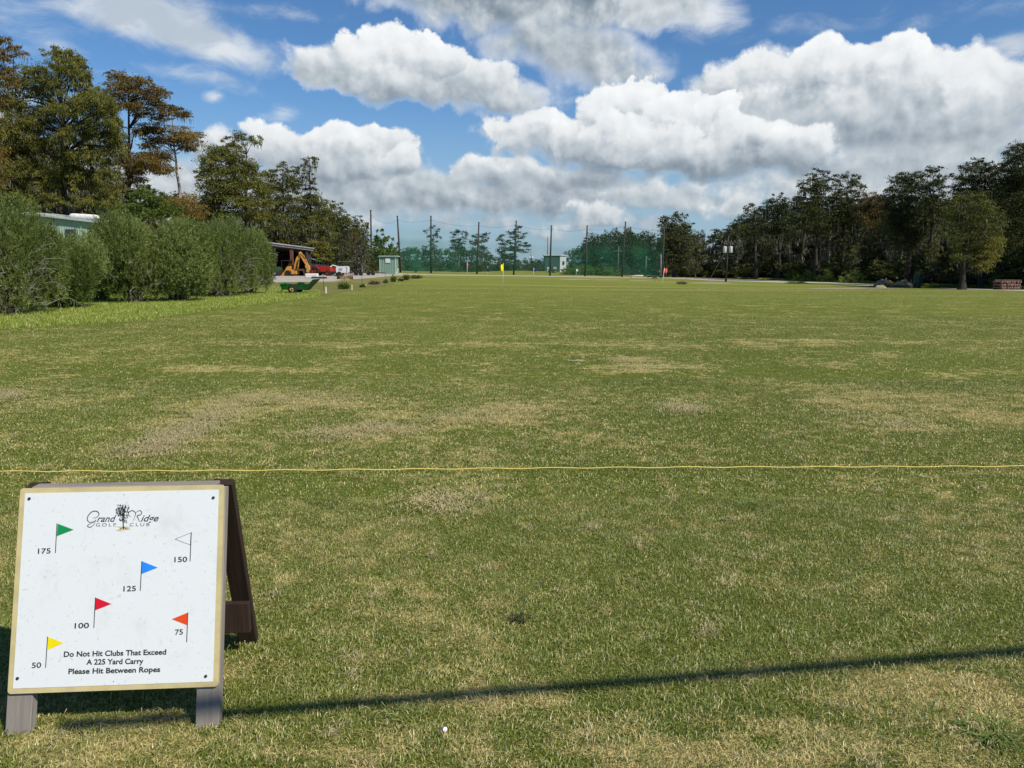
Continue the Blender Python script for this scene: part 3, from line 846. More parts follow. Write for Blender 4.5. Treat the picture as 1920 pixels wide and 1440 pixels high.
def beam(name, a, b, w, t, ydir, m, parent):
    """board from a to b; w across x, t along its thickness"""
    a, b = Vector(a), Vector(b); d = (b - a); L = d.length; zz = d.normalized()
    xx = Vector((1, 0, 0)) if abs(zz.x) < .9 else Vector((0, 1, 0)); yy = zz.cross(xx).normalized(); xx = yy.cross(zz)
    Mx = Matrix((xx, yy, zz)).transposed()
    mb = MB(); mb.box((0, 0, 0), (w, t, L), ch=.0025)
    o = mb.build(name, m, parent); o.location = (a + b) / 2; o.rotation_euler = Mx.to_euler()
    return o
hx = (R0 - L0).length / 2
LEGV = by1 - .006
for sx_ in (-1, 1):
    off = .011 + .019
    a = u_ * (sx_ * hx) + v_ * (-.008 if sx_ > 0 else -.012) - n_ * off; b = u_ * (sx_ * hx) + v_ * LEGV - n_ * off
    beam('front_leg', a, b, .084 if sx_ > 0 else .088, .038, 0, WOOD_G, sign)
top = u_ * 0 + v_ * LEGV - n_ * (.011 + .019)
rf = MSI @ G(467, 1203); rf.z = 0
for sx_ in (-1, 1):
    x_ = (hx + .012) * sx_
    beam('rear_leg', (rf.x if sx_ > 0 else -rf.x, rf.y, -.01), (x_, top.y + .045, top.z + .006), .078, .036, 0, WOOD_B, sign)
beam('top_rail', (-hx - .005, top.y + .012, top.z - .002), (hx + .005, top.y + .012, top.z - .002), .05, .03, 0, WOOD_G, sign)
t_ = 0.235
cy_ = rf.y + (top.y + .045 - rf.y) * (t_ / top.z)
mb = MB(); mb.box((0, cy_ - .036, t_ - .055), (2 * rf.x + .10, .03, .135), ch=.003)
mb.build('crossbar', WOOD_B, sign)
# ------------------------------------------------------------------ rope, tee, shadow-casting pipe
M_ROPE = mat('yellow_rope', (.76, .60, .16), .7, 0, .2, 60)
pts = []; rr = random.Random(2)
for i in range(161):
    px = -260 + i * (2440 / 160)
    yy_ = 884 - 11 * ((px + 40) / 1960) + .8 * math.sin(px * .004)
    p = G(px, yy_ + 8); p.z = p.z + .035 + .004 * math.sin(px * .05); pts.append(p)
# keep the rope where the eye sees it although it lies on the tips of the grass
tag(MB().tube(pts, .0044, 6).build('rope', M_ROPE), 'thin yellow rope stretched across the grass behind the sign', 'rope')
tee = MB().lathe([(.0, -.022), (.0055, -.02), (.006, .012), (.0105, .018), (.0105, .022), (.0, .021)], seg=12).build('golf_tee', mat('white_plastic', (.8, .8, .8), .4))
g = G(830, 1383); tee.location = (g.x, g.y, g.z + .034); tee.scale = (.85, .85, .8); tee.rotation_euler = (math.radians(72), .2, math.radians(38))
tag(tee, 'small white broken tee lying in the straw-coloured grass at the front', 'golf tee')
def shadow_caster():
    a, b = G(410, 1340), G(1920, 1221)
    h = 4.4
    off = Vector((SUNV.x, SUNV.y, 0)) * (h / SUNV.z)
    d = (b - a).normalized()
    p0, p1 = a - d * .55, b + d * 1.5
    p0, p1 = p0 + off, p1 + off; p0.z = p1.z = h
    e_ = MB().tube([p0, p1], .030, 8).build('overhead_pipe', mat('galvanised_pipe', (.4, .4, .4), .4, .8))
    tag(e_, 'long thin overhead pipe whose shadow crosses the grass beside the sign', 'pipe')
shadow_caster()
# golf balls on the range
M_BALL = mat('ball_white', (.82, .82, .80), .35)
def ball_mesh(r):
    mb = MB(); mb.lathe([(r * math.sin(t), -r * math.cos(t)) for t in [math.pi * k / 10 for k in range(11)]], seg=16); return mb
b0 = None
for px, py, lab in ((823, 550, 'white golf ball on the turf left of the yellow flag'), (882, 551, 'white golf ball on the turf just short of the red flag'), (1022, 525, 'white golf ball on the turf beside the blue flag'),
                    (1575, 556, 'white golf ball far right in front of the pale track'), (1420, 537, 'white golf ball on the turf right of the orange flag'), (560, 560, 'white golf ball below the green cart')):
    if b0 is None: o = ball_mesh(.0235).build('golf_ball', M_BALL); b0 = o
    else: o = b0.copy(); COL.objects.link(o)
    g = G(px, py); o.location = (g.x, g.y, g.z + .03)
    tag(o, lab, 'golf ball', 'golf balls scattered on the range')
# broad-leaved weeds and darker divots in the turf
def weed(px, py, n, L, w, up, mt, seed, lab, cat='weed', rad=.1):
    """tuft of separate curved blades: each blade a strip of three faces"""
    rs = np.random.RandomState(seed); c = G(px, py)
    ph = rs.rand(n) * 2 * np.pi; rr_ = rad * rs.rand(n) ** .8
    b = np.stack([rr_ * np.cos(ph), rr_ * np.sin(ph), np.zeros(n)], 1)
    a = ph + rs.randn(n) * 1.1
    d = np.stack([np.cos(a), np.sin(a), np.zeros(n)], 1)
    tw = a + rs.randn(n) * .5
    sdv = np.stack([-np.sin(tw), np.cos(tw), np.zeros(n)], 1)
    Ln = (L * (.35 + .9 * rs.rand(n) ** 1.3))[:, None]; k = (up * (.25 + 1.0 * rs.rand(n)))[:, None]
    z = np.array([0, 0, 1.0]); ww = (w * (.5 + .8 * rs.rand(n)))[:, None] / 2
    def pt(t): return b + d * (Ln * t) + z * (Ln * k * (1.5 * t - 1.0 * t * t))
    rows = [(pt(0), ww * .5), (pt(.35), ww), (pt(.7), ww * .8), (pt(1.0), ww * .08)]
    V = np.concatenate([np.stack([p - sdv * q, p + sdv * q, p2 + sdv * q2, p2 - sdv * q2], 1) for (p, q), (p2, q2) in zip(rows, rows[1:])])
    V[..., 2] = np.maximum(V[..., 2], 0.002)
    o = np_mesh('weed_clump', V, 4, mt, attrs={'tint': np.tile(rs.rand(n), 3)}); o.location = c
    return tag(o, lab, cat)
M_WEED = leaf_mat('weed_leaf', [(.09, .15, .025), (.15, .22, .045), (.27, .32, .10)], .3, .5)
M_WEEDD = leaf_mat('dark_weed_leaf', [(.06, .095, .018), (.09, .13, .03), (.13, .17, .045)], .2)
weed(1408, 948, 240, .07, .004, 1.0, M_WEED, 1, 'bright green grass tuft right of centre just nearer than the rope', rad=.15)
weed(606, 948, 120, .05, .0035, .8, M_WEEDD, 2, 'dark green grass tuft behind the sign near the rope', rad=.10)
weed(972, 1164, 260, .035, .004, .8, leaf_mat('blackish_leaf', [(.012, .02, .006), (.03, .04, .015), (.05, .07, .02)], .1), 3, 'small blackish green tuft in the middle of the foreground', rad=.035)
weed(1862, 1378, 150, .085, .0055, .7, M_WEED, 4, 'broad-bladed green weed in the bottom right corner', rad=.09)
weed(1745, 1345, 40, .08, .004, .9, M_WEED, 5, 'few long pale green blades left of the corner weed', rad=.05)
weed(755, 1352, 70, .06, .004, .9, M_WEED, 6, 'green tuft in dry grass just behind the white tee', rad=.07)
weed(1850, 1112, 90, .045, .003, .9, M_WEED, 7, 'green runner grass at the right edge of the foreground', rad=.09)
weed(785, 801, 70, .05, .005, .6, M_WEEDD, 8, 'dark tuft between two straw-coloured worn patches', rad=.06)
M_LONG = leaf_mat('long_straw_blade', [(.30, .27, .10), (.42, .36, .16), (.5, .43, .2)], .2)
weed(150, 1392, 220, .075, .0022, .55, M_LONG, 9, 'tangle of long yellowish blades in front of the sign', 'grass tuft', .15)
weed(300, 1352, 120, .05, .002, .9, M_LONG, 10, 'thin yellowish tuft between the front legs of the sign', 'grass tuft', .10)

rs_ = np.random.RandomState(44)
def scatter_tufts(name, n, y0, y1, per, L, w, mt, seed, lab, rad):
    rs = np.random.RandomState(seed)
    yc = y0 + (y1 - y0) * rs.rand(n) ** .9; xc = (rs.rand(n) * 2 - 1) * (.76 * yc + .3)
    m = n * per; x = np.repeat(xc, per) + rs.randn(m) * rad; y = np.repeat(yc, per) + rs.randn(m) * rad
    a = rs.rand(m) * 6.283; d = np.stack([np.cos(a), np.sin(a), np.zeros(m)], 1); sd = np.stack([-np.sin(a), np.cos(a), np.zeros(m)], 1)
    Ln = (L * (.4 + .9 * rs.rand(m)))[:, None]; k = (.3 + 1.0 * rs.rand(m))[:, None]; ww = (w * (.5 + .8 * rs.rand(m)))[:, None] / 2
    b = np.stack([x, y, rise(x, y)], 1); z = np.array([0, 0, 1.0])
    mid = b + d * Ln * .5 + z * Ln * k * .7; tip = b + d * Ln + z * Ln * k * .55
    V = np.stack([b, mid + sd * ww, tip, mid - sd * ww], 1)
    tag(np_mesh(name, V, 4, mt, attrs={'tint': np.clip(np.repeat(rs.rand(n), per) * .6 + rs.rand(m) * .4, 0, 1)}), lab, kind='stuff')
scatter_tufts('coarse_grass', 420, 2.0, 7.0, 26, .040, .0026, M_WEED, 51, 'coarser green tufts mixed into the near turf', .035)
scatter_tufts('coarse_grass', 500, 7.0, 20.0, 20, .050, .006, M_WEED, 52, 'coarser green tufts mixed into the middle turf', .07)
scatter_tufts('dead_grass', 700, 2.0, 9.0, 14, .040, .0022, M_LONG, 53, 'wispy dead tufts mixed into the near turf', .018)
scatter_tufts('dead_grass', 160, 2.0, 12.0, 50, .045, .003, M_STRAW, 54, 'small pale knots of torn runners on the turf', .022)
# ------------------------------------------------------------------ flags, posts and nets
def at(px, py, Y):
    """point at forward distance Y seen at a pixel"""
    return W(px, py, Y)
M_STICK = mat('pale_fibreglass', (.62, .58, .40), .5, 0, .1, 10)
M_STICKW = mat('white_stick', (.72, .72, .68), .5, 0, .1, 10)
def flag(lab, bot, top, col, shape, stick, rad):
    g = G(*bot); t = at(top[0], top[1], g.y) - g
    e_ = empty('range_flag', lab, 'flag', g, group='flags on the driving range')
    MB().tube([(0, 0, -.02), tuple(t)], rad, 7).build('flag_stick', stick, e_)
    k = g.y / F_PX
    # cloth: rippled sheet with a little thickness of fold, hung from the stick
    n, m = 9, 6; vs = []
    (dx0, dy0), (dx1, dy1), (dx2, dy2), (dx3, dy3) = shape     # top at the stick, top outer, bottom outer, bottom at the stick, in pixels from the top
    for j in range(m + 1):
        v = j / m
        for i in range(n + 1):
            u = i / n
            x = (dx0 * (1 - u) + dx1 * u) * (1 - v) + (dx3 * (1 - u) + dx2 * u) * v
            y = (dy0 * (1 - u) + dy1 * u) * (1 - v) + (dy3 * (1 - u) + dy2 * u) * v
            dep = .09 * math.sin(u * 7 + v * 2) * u + .05 * math.sin(v * 5 + 1) * u
            vs.append((t.x + x * k, dep - .01, t.z - y * k))
    fs = [(j * (n + 1) + i, j * (n + 1) + i + 1, (j + 1) * (n + 1) + i + 1, (j + 1) * (n + 1) + i) for j in range(m) for i in range(n)]
    vs2 = [(a, b + .006, c) for a, b, c in vs]; N = len(vs)
    fs2 = [tuple(reversed([q + N for q in f])) for f in fs]
    bt = MB(); bt.raw(vs + vs2, fs + fs2, True); bt.build('flag_cloth', mat('cloth_' + col[0], col[1], .8, 0, .12, 8), e_)
    return e_
flag('yellow flag on a tall pale stick, nearest flag on the range', (942, 548), (944, 494), ('yellow', (.90, .78, .0)), [(0, 0), (-7, 4), (-7, 13), (-1, 14)], M_STICK, .016)
flag('orange-red flag on a leaning stick near the right end of the nets', (1240, 542), (1246, 503), ('orange', (.80, .11, .06)), [(-1, 0), (6, .5), (5, 9), (-2, 8)], M_STICKW, .018)
flag('small red flag left of the yellow flag', (876, 522), (876, 492.5), ('red', (.66, .02, .04)), [(0, 0), (3, 3), (3.5, 6), (0, 6.5)], M_STICKW, .025)
flag('dark blue flag between yellow flag and the pale building', (1000, 523.5), (1001, 502), ('blue', (.012, .03, .22)), [(0, 0), (4.5, 1), (4, 7), (-1, 7)], M_STICKW, .028)
flag('small white flag in front of the green hedge', (1080, 520), (1081, 504), ('white', (.75, .76, .78)), [(0, 0), (3, 2), (3, 4.5), (0, 4.5)], M_STICKW, .030)
flag('blackish green flag on a short stick, dimmest and farthest of the flags', (914.5, 517), (914.5, 499), ('darkgreen', (.010, .03, .018)), [(-1.5, 0), (2, 0), (2.2, 11), (-1.5, 9)], M_STICKW, .03)

M_POLE = mat('creosote_pole', (.060, .052, .045), .85, 0, .35, 2, .3)
POLES = [((695, 394), (697, 509.5), 170), ((745, 405), (751, 510), 172), ((808, 405), (808, 513), 174), ((898, 417), (894, 515.5), 176), ((968, 414), (963, 517), 177), ((1034, 423), (1031, 518.5), 178), ((1101, 423), (1097, 520), 178), ((1173, 416), (1166, 521.5), 177), ((1246, 424), (1240.5, 523.5), 176)]
POLELAB = ['tall dark net pole in front of the grove, leftmost', 'net pole just right of the green shed', 'net pole in front of the dead topped cypress', 'net pole fourth from the left, in front of the broad flat cypress',
           'net pole crossing the tallest far cypress', 'net pole left of the pale building', 'net pole crossing the green hedge', 'net pole in front of the dark right mass of trees', 'dark net pole behind the orange-red flag']
PT = []
for (tp, bp, Y), lab in zip(POLES, POLELAB):
    b = at(bp[0], bp[1], Y); b.z = float(rise(b.x, Y)); t = at(tp[0], tp[1], Y)
    e_ = empty('net_pole', lab, 'pole', b, group='poles carrying the range nets')
    MB().tube([(0, 0, -.3), ((t - b) * .5)[:], (t - b)[:]], [.22, .20, .16], 10).build('shaft', M_POLE, e_)
    MB().lathe([(.0, .04), (.20, .04), (.21, -.06), (.195, -.10)], c=tuple(t - b), seg=10).build('pole_cap', M_POLE, e_)
    PT.append((b, t))
# netting: open green mesh hung between the poles, each bay a panel
M_NET = bpy.data.materials.new('green_netting'); M_NET.use_nodes = True
_t = NT(M_NET.node_tree); _b = _t.n['Principled BSDF']
_b.inputs['Base Color'].default_value = (.02, .13, .075, 1); _b.inputs['Roughness'].default_value = .9; _b.inputs['Specular IOR Level'].default_value = .1
_u = _t.add('ShaderNodeAttribute', attribute_name='open'); _tcn = _t.add('ShaderNodeTexCoord')
_n = _t.noise(_t.mapping(_tcn.outputs['Object'], scale=(1, 1, .8)), .11, 4, .6)
_a = _t.math('MULTIPLY', _u.outputs['Fac'], _t.math('MULTIPLY_ADD', _n, 1.5, -.08))
_t.link(_a, _b.inputs['Alpha'])
net = empty('range_net', 'sheer green safety netting hung between the tall poles across the far end', 'net', (PT[4][0].x, 176, 0))
offn = Vector(net.location)
M_CABLE = mat('steel_cable', (.12, .12, .12), .5, .6, .1, 5)
for i in range(len(PT) - 1):
    (b0_, t0_), (b1_, t1_) = PT[i], PT[i + 1]
    n, m = 16, 10; vs = []; op = []
    sag = .9 if i else 2.2
    top0 = t0_ + (b0_ - t0_) * .07; top1 = t1_ + (b1_ - t1_) * .07
    for j in range(m + 1):
        v = j / m
        for q in range(n + 1):
            u = q / n
            tp = top0.lerp(top1, u); tp.z -= sag * 4 * u * (1 - u) * .6
            bt_ = b0_.lerp(b1_, u)
            p = bt_.lerp(tp, v) + Vector((0, .25 * math.sin(u * 9 + v * 3 + i), 0)) + Vector((0, -.3, 0))
            if j == 0: p.z = float(rise(p.x, p.y)) + .3
            vs.append(p - offn)
            op.append((.0 if v > .93 else .06 if v > .80 else .12 if v > .62 else .33) * (.3 if i == 0 else 1.45 if i in (1, 2, 6, 7) else .95))
    fs = [(j * (n + 1) + q, j * (n + 1) + q + 1, (j + 1) * (n + 1) + q + 1, (j + 1) * (n + 1) + q) for j in range(m) for q in range(n)]
    o = MB().raw(vs, fs, True).build('net_panel', M_NET, net)
    at_ = o.data.attributes.new('open', 'FLOAT', 'POINT'); at_.data.foreach_set('value', op)
    cb_pts = []
    for q in range(13):
        u = q / 12; tp = top0.lerp(top1, u); tp.z -= sag * 4 * u * (1 - u) * .6; tp.z += .05; cb_pts.append(tp - offn - Vector((0, .3, 0)))
    MB().tube(cb_pts, .022, 5).build('head_cable', M_CABLE, net)
# short grey post beside the last pole
b = at(1238.5, 522.5, 170); b.z = float(rise(b.x, 170)); t = at(1239.5, 477, 170)
e_ = empty('service_post', 'short pale grey post with a meter box left of the last net pole', 'post', b)
MB().tube([(0, 0, -.2), (t - b)[:]], [.17, .14], 8).build('shaft', mat('grey_timber', (.22, .21, .20), .9, 0, .3, 2), e_)
MB().box((-.3, -.2, 1.5), (.3, .2, .45), ch=.03).build('meter_box', mat('box_grey', (.16, .17, .17), .5, .2, .1, 4), e_)

# ------------------------------------------------------------------ utility poles
def utility_pole(lab, top, bot, Y, arm=None, cans=False, rad=.14, guy=None, mt=None):
    b = at(bot[0], bot[1], Y); b.z = float(rise(b.x, Y)); t = at(top[0], top[1], Y)
    e_ = empty('utility_pole', lab, 'utility pole', b); mt = mt or M_POLE
    H = t - b
    MB().tube([(0, 0, -.2), H[:]], [rad * 1.2, rad * .85], 9).build('shaft', mt, e_)
    if arm:
        for (py_, w_) in arm:
            z = at(top[0], py_, Y).z - b.z
            a_ = MB().box((H.x * z / H.z, -.18, z), (w_, .10, .13), ch=.01).build('crossarm', mt, e_)
            for sx_ in (-.46, -.2, .2, .46):
                MB().lathe([(.02, 0), (.07, .04), (.04, .09), (.07, .13), (.03, .2), (0, .21)], c=(H.x * z / H.z + w_ * sx_, -.18, z + .065), seg=10).build('insulator', mat('porcelain', (.42, .40, .38), .3), a_)
    if cans:
        for sx_ in (-1, 1):
            z = at(top[0], 468, Y).z - b.z; r_ = .30
            c_ = MB().lathe([(0, -.52), (r_ * .9, -.52), (r_, -.46), (r_, .42), (r_ * .92, .50), (0, .54)], c=(H.x * .5 + sx_ * .50, -.12, z), seg=18).build('transformer', mat('transformer_grey', (.62, .63, .64), .35, .1, .08, 6), e_)
            MB().lathe([(.03, .5), (.06, .56), (.03, .62), (.06, .68), (.02, .76)], c=(H.x * .5 + sx_ * .50 - .08, -.12, z), seg=8).build('bushing', mat('porcelain', (.42, .40, .38), .3), c_)
    if guy:
        for gx, gy in guy:
            g_ = G(gx, gy) - b
            MB().tube([(0, 0, H.z * .72), g_[:]], .02, 4).build('guy_wire', mat('galvanised_wire', (.45, .45, .43), .5, .3, .1, 5), e_)
    return e_
utility_pole('utility pole carrying two pale transformers before the right-hand forest', (1366, 442), (1361, 523.5), 126, [(454.5, 2.3), (458.5, 1.5)], True, guy=[(1330, 525)])
utility_pole('thin pole with one crossarm behind the nets', (1160, 462), (1158, 513), 200, [(471, 2.6)], rad=.12, mt=mat('grey_timber', (.22, .21, .20), .9, 0, .3, 2))
utility_pole('pale leaning trunk-like pole behind the nets near the right end', (1212, 480), (1210, 513), 204, None, rad=.14, mt=mat('grey_timber', (.22, .21, .20), .9, 0, .3, 2))
utility_pole('slender far mast rising above the pale building', (1027, 444), (1027, 497), 262, None, rad=.20, mt=mat('grey_timber', (.22, .21, .20), .9, 0, .3, 2))
up = utility_pole('far small pole with two white transformers left of the pale building', (995.5, 470), (995.5, 500), 256, None, rad=.16, mt=mat('grey_timber', (.22, .21, .20), .9, 0, .3, 2))
for sx_ in (-.45, .45):
    MB().lathe([(0, -.5), (.3, -.5), (.3, .5), (0, .55)], c=(sx_, -.2, at(995, 484, 256).z - up.location.z), seg=12).build('transformer', mat('transformer_grey', (.62, .63, .64), .35, .1, .08, 6), up)

# ------------------------------------------------------------------ buildings
def ribbed(mb, x0, x1, z0, z1a, z1b, y, step=.25, d=.03, sgn=-1):
    """ribbed metal sheet facing -y (sgn -1); its top runs from z1a to z1b"""
    xs_ = []; x = x0; k = 0
    pts = []
    while x < x1 - 1e-6:
        w_ = step
        for f, dd in ((0, 0), (.55, 0), (.65, 1), (.9, 1)):
            if x + f * w_ < x1: pts.append((x + f * w_, dd * d * sgn))
        x += w_
    pts.append((x1, 0))
    vs = []
    for (xx, dd) in pts:
        zt = z1a + (z1b - z1a) * (xx - x0) / (x1 - x0)
        vs += [(xx, y + dd, z0), (xx, y + dd, zt)]
    fs = [(2 * i, 2 * i + 2, 2 * i + 3, 2 * i + 1) for i in range(len(pts) - 1)]
    mb.raw(vs, fs)
    vs2 = [(a, y + .05 * -sgn, c) for a, b_, c in vs]; mb.raw(vs2, [tuple(reversed(f)) for f in fs])
M_GREENM = mat('green_metal_siding', (.20, .32, .26), .55, .1, .12, 3)
M_GREENT = mat('pale_green_trim', (.42, .56, .48), .5, .1, .1, 5)
# green shed beside the second pole
Y = 138.0
g = at(713, 507.5, Y); g.z = float(rise(g.x, Y)); x1 = at(741, 500, Y).x - g.x; x2 = at(747, 500, Y).x - g.x
zt = at(713, 481.0, Y).z - g.z
e_ = empty('metal_shed', 'small green ribbed metal shed with a white window at the end of the yard', 'shed', g)
mb = MB(); ribbed(mb, 0, x1, 0, zt, zt - .05, 0, .32, .04); mb.box((x1 + .0, 1.7, zt / 2 - .03), (.08, 3.4, zt - .06)); mb.box((.0, 1.7, zt / 2 - .03), (.08, 3.4, zt - .06)); mb.box((x1 / 2, 3.4, zt / 2), (x1, .08, zt - .1))
mb.build('wall', M_GREENM, e_)
mb = MB(); mb.box((x1 / 2 + .1, 1.6, zt + .06), (x1 + .6, 3.9, .14), ch=.02); mb.build('roof', M_GREENT, e_)
mb = MB(); mb.box((x1 + .06, -.03, zt / 2), (.16, .1, zt), ch=.01); mb.build('corner_trim', M_GREENT, e_)
mb = MB(); mb.box((-.05, -.03, zt / 2), (.14, .1, zt), ch=.01); mb.build('corner_trim', M_GREENT, e_)
w0 = at(723, 484.5, Y) - g; w1 = at(731, 492.5, Y) - g
wf = MB(); wf.box(((w0.x + w1.x) / 2, -.07, (w0.z + w1.z) / 2), (w1.x - w0.x + .14, .08, w0.z - w1.z + .14), ch=.01); wf = wf.build('window', M_GREENT, e_)
MB().box(((w0.x + w1.x) / 2, -.11, (w0.z + w1.z) / 2), (w1.x - w0.x, .03, w0.z - w1.z)).build('pane', mat('blind_white', (.62, .66, .64), .4, 0, .15, 3), wf)
MB().box((x1 + .3, .1, .35), (.25, .2, 1.3), Matrix.Rotation(.35, 3, 'Y'), .02).build('leaning_board', mat('white_board', (.6, .6, .58), .7, 0, .2, 4), e_)
# pale building beyond the nets
Y = 236.0
g = at(1021, 500, Y); g.z = float(rise(g.x, Y)); x1 = at(1050, 500, Y).x - g.x; x2 = at(1063, 500, Y).x - g.x
zt = at(1030, 480.5, Y).z - g.z
e_ = empty('metal_building', 'pale grey-green box building seen through the nets, white end wall', 'building', g, -.0)
mb = MB(); ribbed(mb, 0, x1, 0, zt, zt, 0, .5, .05); mb.build('front_wall', mat('shaded_siding', (.06, .10, .095), .6, .1, .1, 2), e_)  # front wall coloured dark to paint in the shade on this face
mb = MB(); mb.prism([(x1, .0), (x2, 3.2), (x2, 7), (0, 7), (0, 6.9), (x2 - .1, 6.9), (x2 - .1, 3.3), (x1, .12)], 'z', 0, zt + .2); mb.build('end_wall', mat('white_siding', (.55, .60, .58), .6, 0, .1, 2), e_)
mb = MB(); mb.prism([(-.3, -.3), (x1 + .2, -.3), (x2 + .3, 3.1), (x2 + .3, 7.2), (-.3, 7.2)], 'z', zt + .2, zt + .45); mb.build('roof', mat('white_roof', (.62, .66, .64), .5, 0, .08, 2), e_)
MB().box(((x1 + x2) / 2 + .1, 1.45, zt * .62), (1.0, .16, 1.0), Matrix.Rotation(math.atan2(3.2, x2 - x1), 3, 'Z')).build('window', mat('dark_glass', (.05, .06, .06), .2), e_)
for px_ in (1029, 1041): MB().box((at(px_, 498, Y).x - g.x, -.12, 1.1), (1.1, .1, 1.9), ch=.02).build('door', mat('white_door', (.6, .62, .6), .6, 0, .1, 3), e_)
# green tin building behind the shrubs with the white lump on its roof
Y = 66.0
g = at(60, 512, Y); g.z = 0.0
xa_ = 0; xb_ = at(189, 420, Y).x - g.x
za = at(60, 398, Y).z - g.z; zb_ = at(189, 416, Y).z - g.z
e_ = empty('tin_building', 'long pale green tin building half hidden behind the shrubs', 'building', g)
mb = MB(); ribbed(mb, 0, xb_, 0, za - .12, zb_ - .12, 0, .22, .03); mb.box((xb_, 1.6, zb_ / 2), (.1, 3.2, zb_ - .2)); mb.box((0, 1.6, za / 2), (.1, 3.2, za - .2)); mb.build('wall', mat('pale_green_tin', (.36, .48, .38), .6, .1, .15, 2.5), e_)
mb = MB(); mb.raw([(-.3, -.35, za), (xb_ + .3, -.35, zb_), (xb_ + .3, 3.4, zb_ + .2), (-.3, 3.4, za + .2), (-.3, -.35, za - .16), (xb_ + .3, -.35, zb_ - .16), (xb_ + .3, 3.4, zb_ + .04), (-.3, 3.4, za + .04)],
                 [(0, 1, 2, 3), (7, 6, 5, 4), (0, 4, 5, 1), (1, 5, 6, 2), (2, 6, 7, 3), (3, 7, 4, 0)]); mb.build('roof', mat('light_roof_tin', (.50, .56, .52), .5, .2, .15, 3), e_)
mb = MB(); w0 = at(133, 431, Y) - g; mb.box((w0.x, -.06, w0.z - .35), (.9, .08, .8)); mb.build('window', mat('dark_glass', (.05, .06, .06), .2), e_)
c = at(156, 408, Y - .1); wdt = (at(186, 408, Y).x - at(126, 408, Y).x)
mb = MB(); prof = []
for i in range(13):
    t_ = i / 12; r_ = .27 * min(1, math.sin(math.pi * min(t_ * 4, .5)) , math.sin(math.pi * min((1 - t_) * 4, .5))); prof.append((max(r_, .001), (t_ - .5) * wdt))
o = mb.lathe(prof, seg=14, axis='x').build('roof_tank', mat('flaked_white', (.80, .80, .78), .6, 0, .35, 6, .4))
o.location = (c.x, Y + .1, c.z + .05); o.rotation_euler = (0, math.radians(3.5), 0)
tag(o, 'long white rounded tank lying on the roof edge of the green tin building', 'tank')

# ------------------------------------------------------------------ the open barn
Y = 100.0
def bz(px, py, Y_=Y): return at(px, py, Y_)
gB = bz(549, 516); gB.z = float(rise(gB.x, Y))
barn = empty('open_barn', 'open fronted dark pole barn with a grey sloping metal roof', 'barn', gB, math.radians(16.5))
def L_(px, py): p = bz(px, py) - gB; return p.x, p.z
M_RUSTP = mat('red_brown_steel', (.16, .060, .042), .7, .1, .3, 3)
M_DARKW = mat('dark_brown_siding', (.060, .048, .042), .8, .1, .3, 2)
xl = L_(440, 500)[0]; xr = L_(582, 500)[0]
zl_ = L_(440, 448)[1]; zr_ = L_(582, 465.5)[1]
def roofz(x): return zl_ + (zr_ - zl_) * (x - xl) / (xr - xl)
mb = MB()
mb.raw([(xl, -.8, roofz(xl)), (xr + .4, -.8, roofz(xr + .4)), (xr + .4, 9, roofz(xr + .4) - .2), (xl, 9, roofz(xl) - .2), (xl, -.8, roofz(xl) - .28), (xr + .4, -.8, roofz(xr + .4) - .28), (xr + .4, 9, roofz(xr + .4) - .48), (xl, 9, roofz(xl) - .48)],
       [(0, 1, 2, 3), (7, 6, 5, 4), (0, 4, 5, 1), (1, 5, 6, 2), (2, 6, 7, 3), (3, 7, 4, 0)])
mb.build('roof', mat('weathered_galvanised', (.34, .33, .32), .55, .3, .25, 2), barn)
mb = MB(); mb.tube([(xl, -.86, roofz(xl) + .02), (xr + .5, -.86, roofz(xr + .5) + .02)], .09, 8); mb.build('gutter', mat('weathered_galvanised', (.34, .33, .32), .55, .3, .25, 2), barn)
for px_, w_ in ((549, .30), (545.5, .12), (518.5, .2), (575, .22), (500, .2), (470, .2)):
    x_ = L_(px_, 500)[0]; mb = MB(); mb.box((x_, -.5, (roofz(x_) - .3) / 2), (w_, .22, roofz(x_) - .3), ch=.015); mb.build('post', M_RUSTP if px_ in (549, 545.5) else M_DARKW, barn)
mb = MB(); ribbed(mb, xl, xr, 0, roofz(xl) - .5, roofz(xr) - .5, 8.8, .3, .04); mb.build('back_wall', M_DARKW, barn)
mb = MB(); mb.box((xr, 4.2, (zr_ - .3) / 2), (.08, 9.2, zr_ - .35)); x_ = L_(578, 500)[0]; ribbed(mb, L_(571, 500)[0], xr, 0, roofz(L_(571, 5)[0]) - .35, zr_ - .3, -.42, .25, .04); mb.build('end_wall', M_DARKW, barn)
mb = MB(); mb.box((xl, 4.2, zl_ / 2 - .2), (.08, 9.2, zl_ - .5)); mb.build('end_wall', M_DARKW, barn)
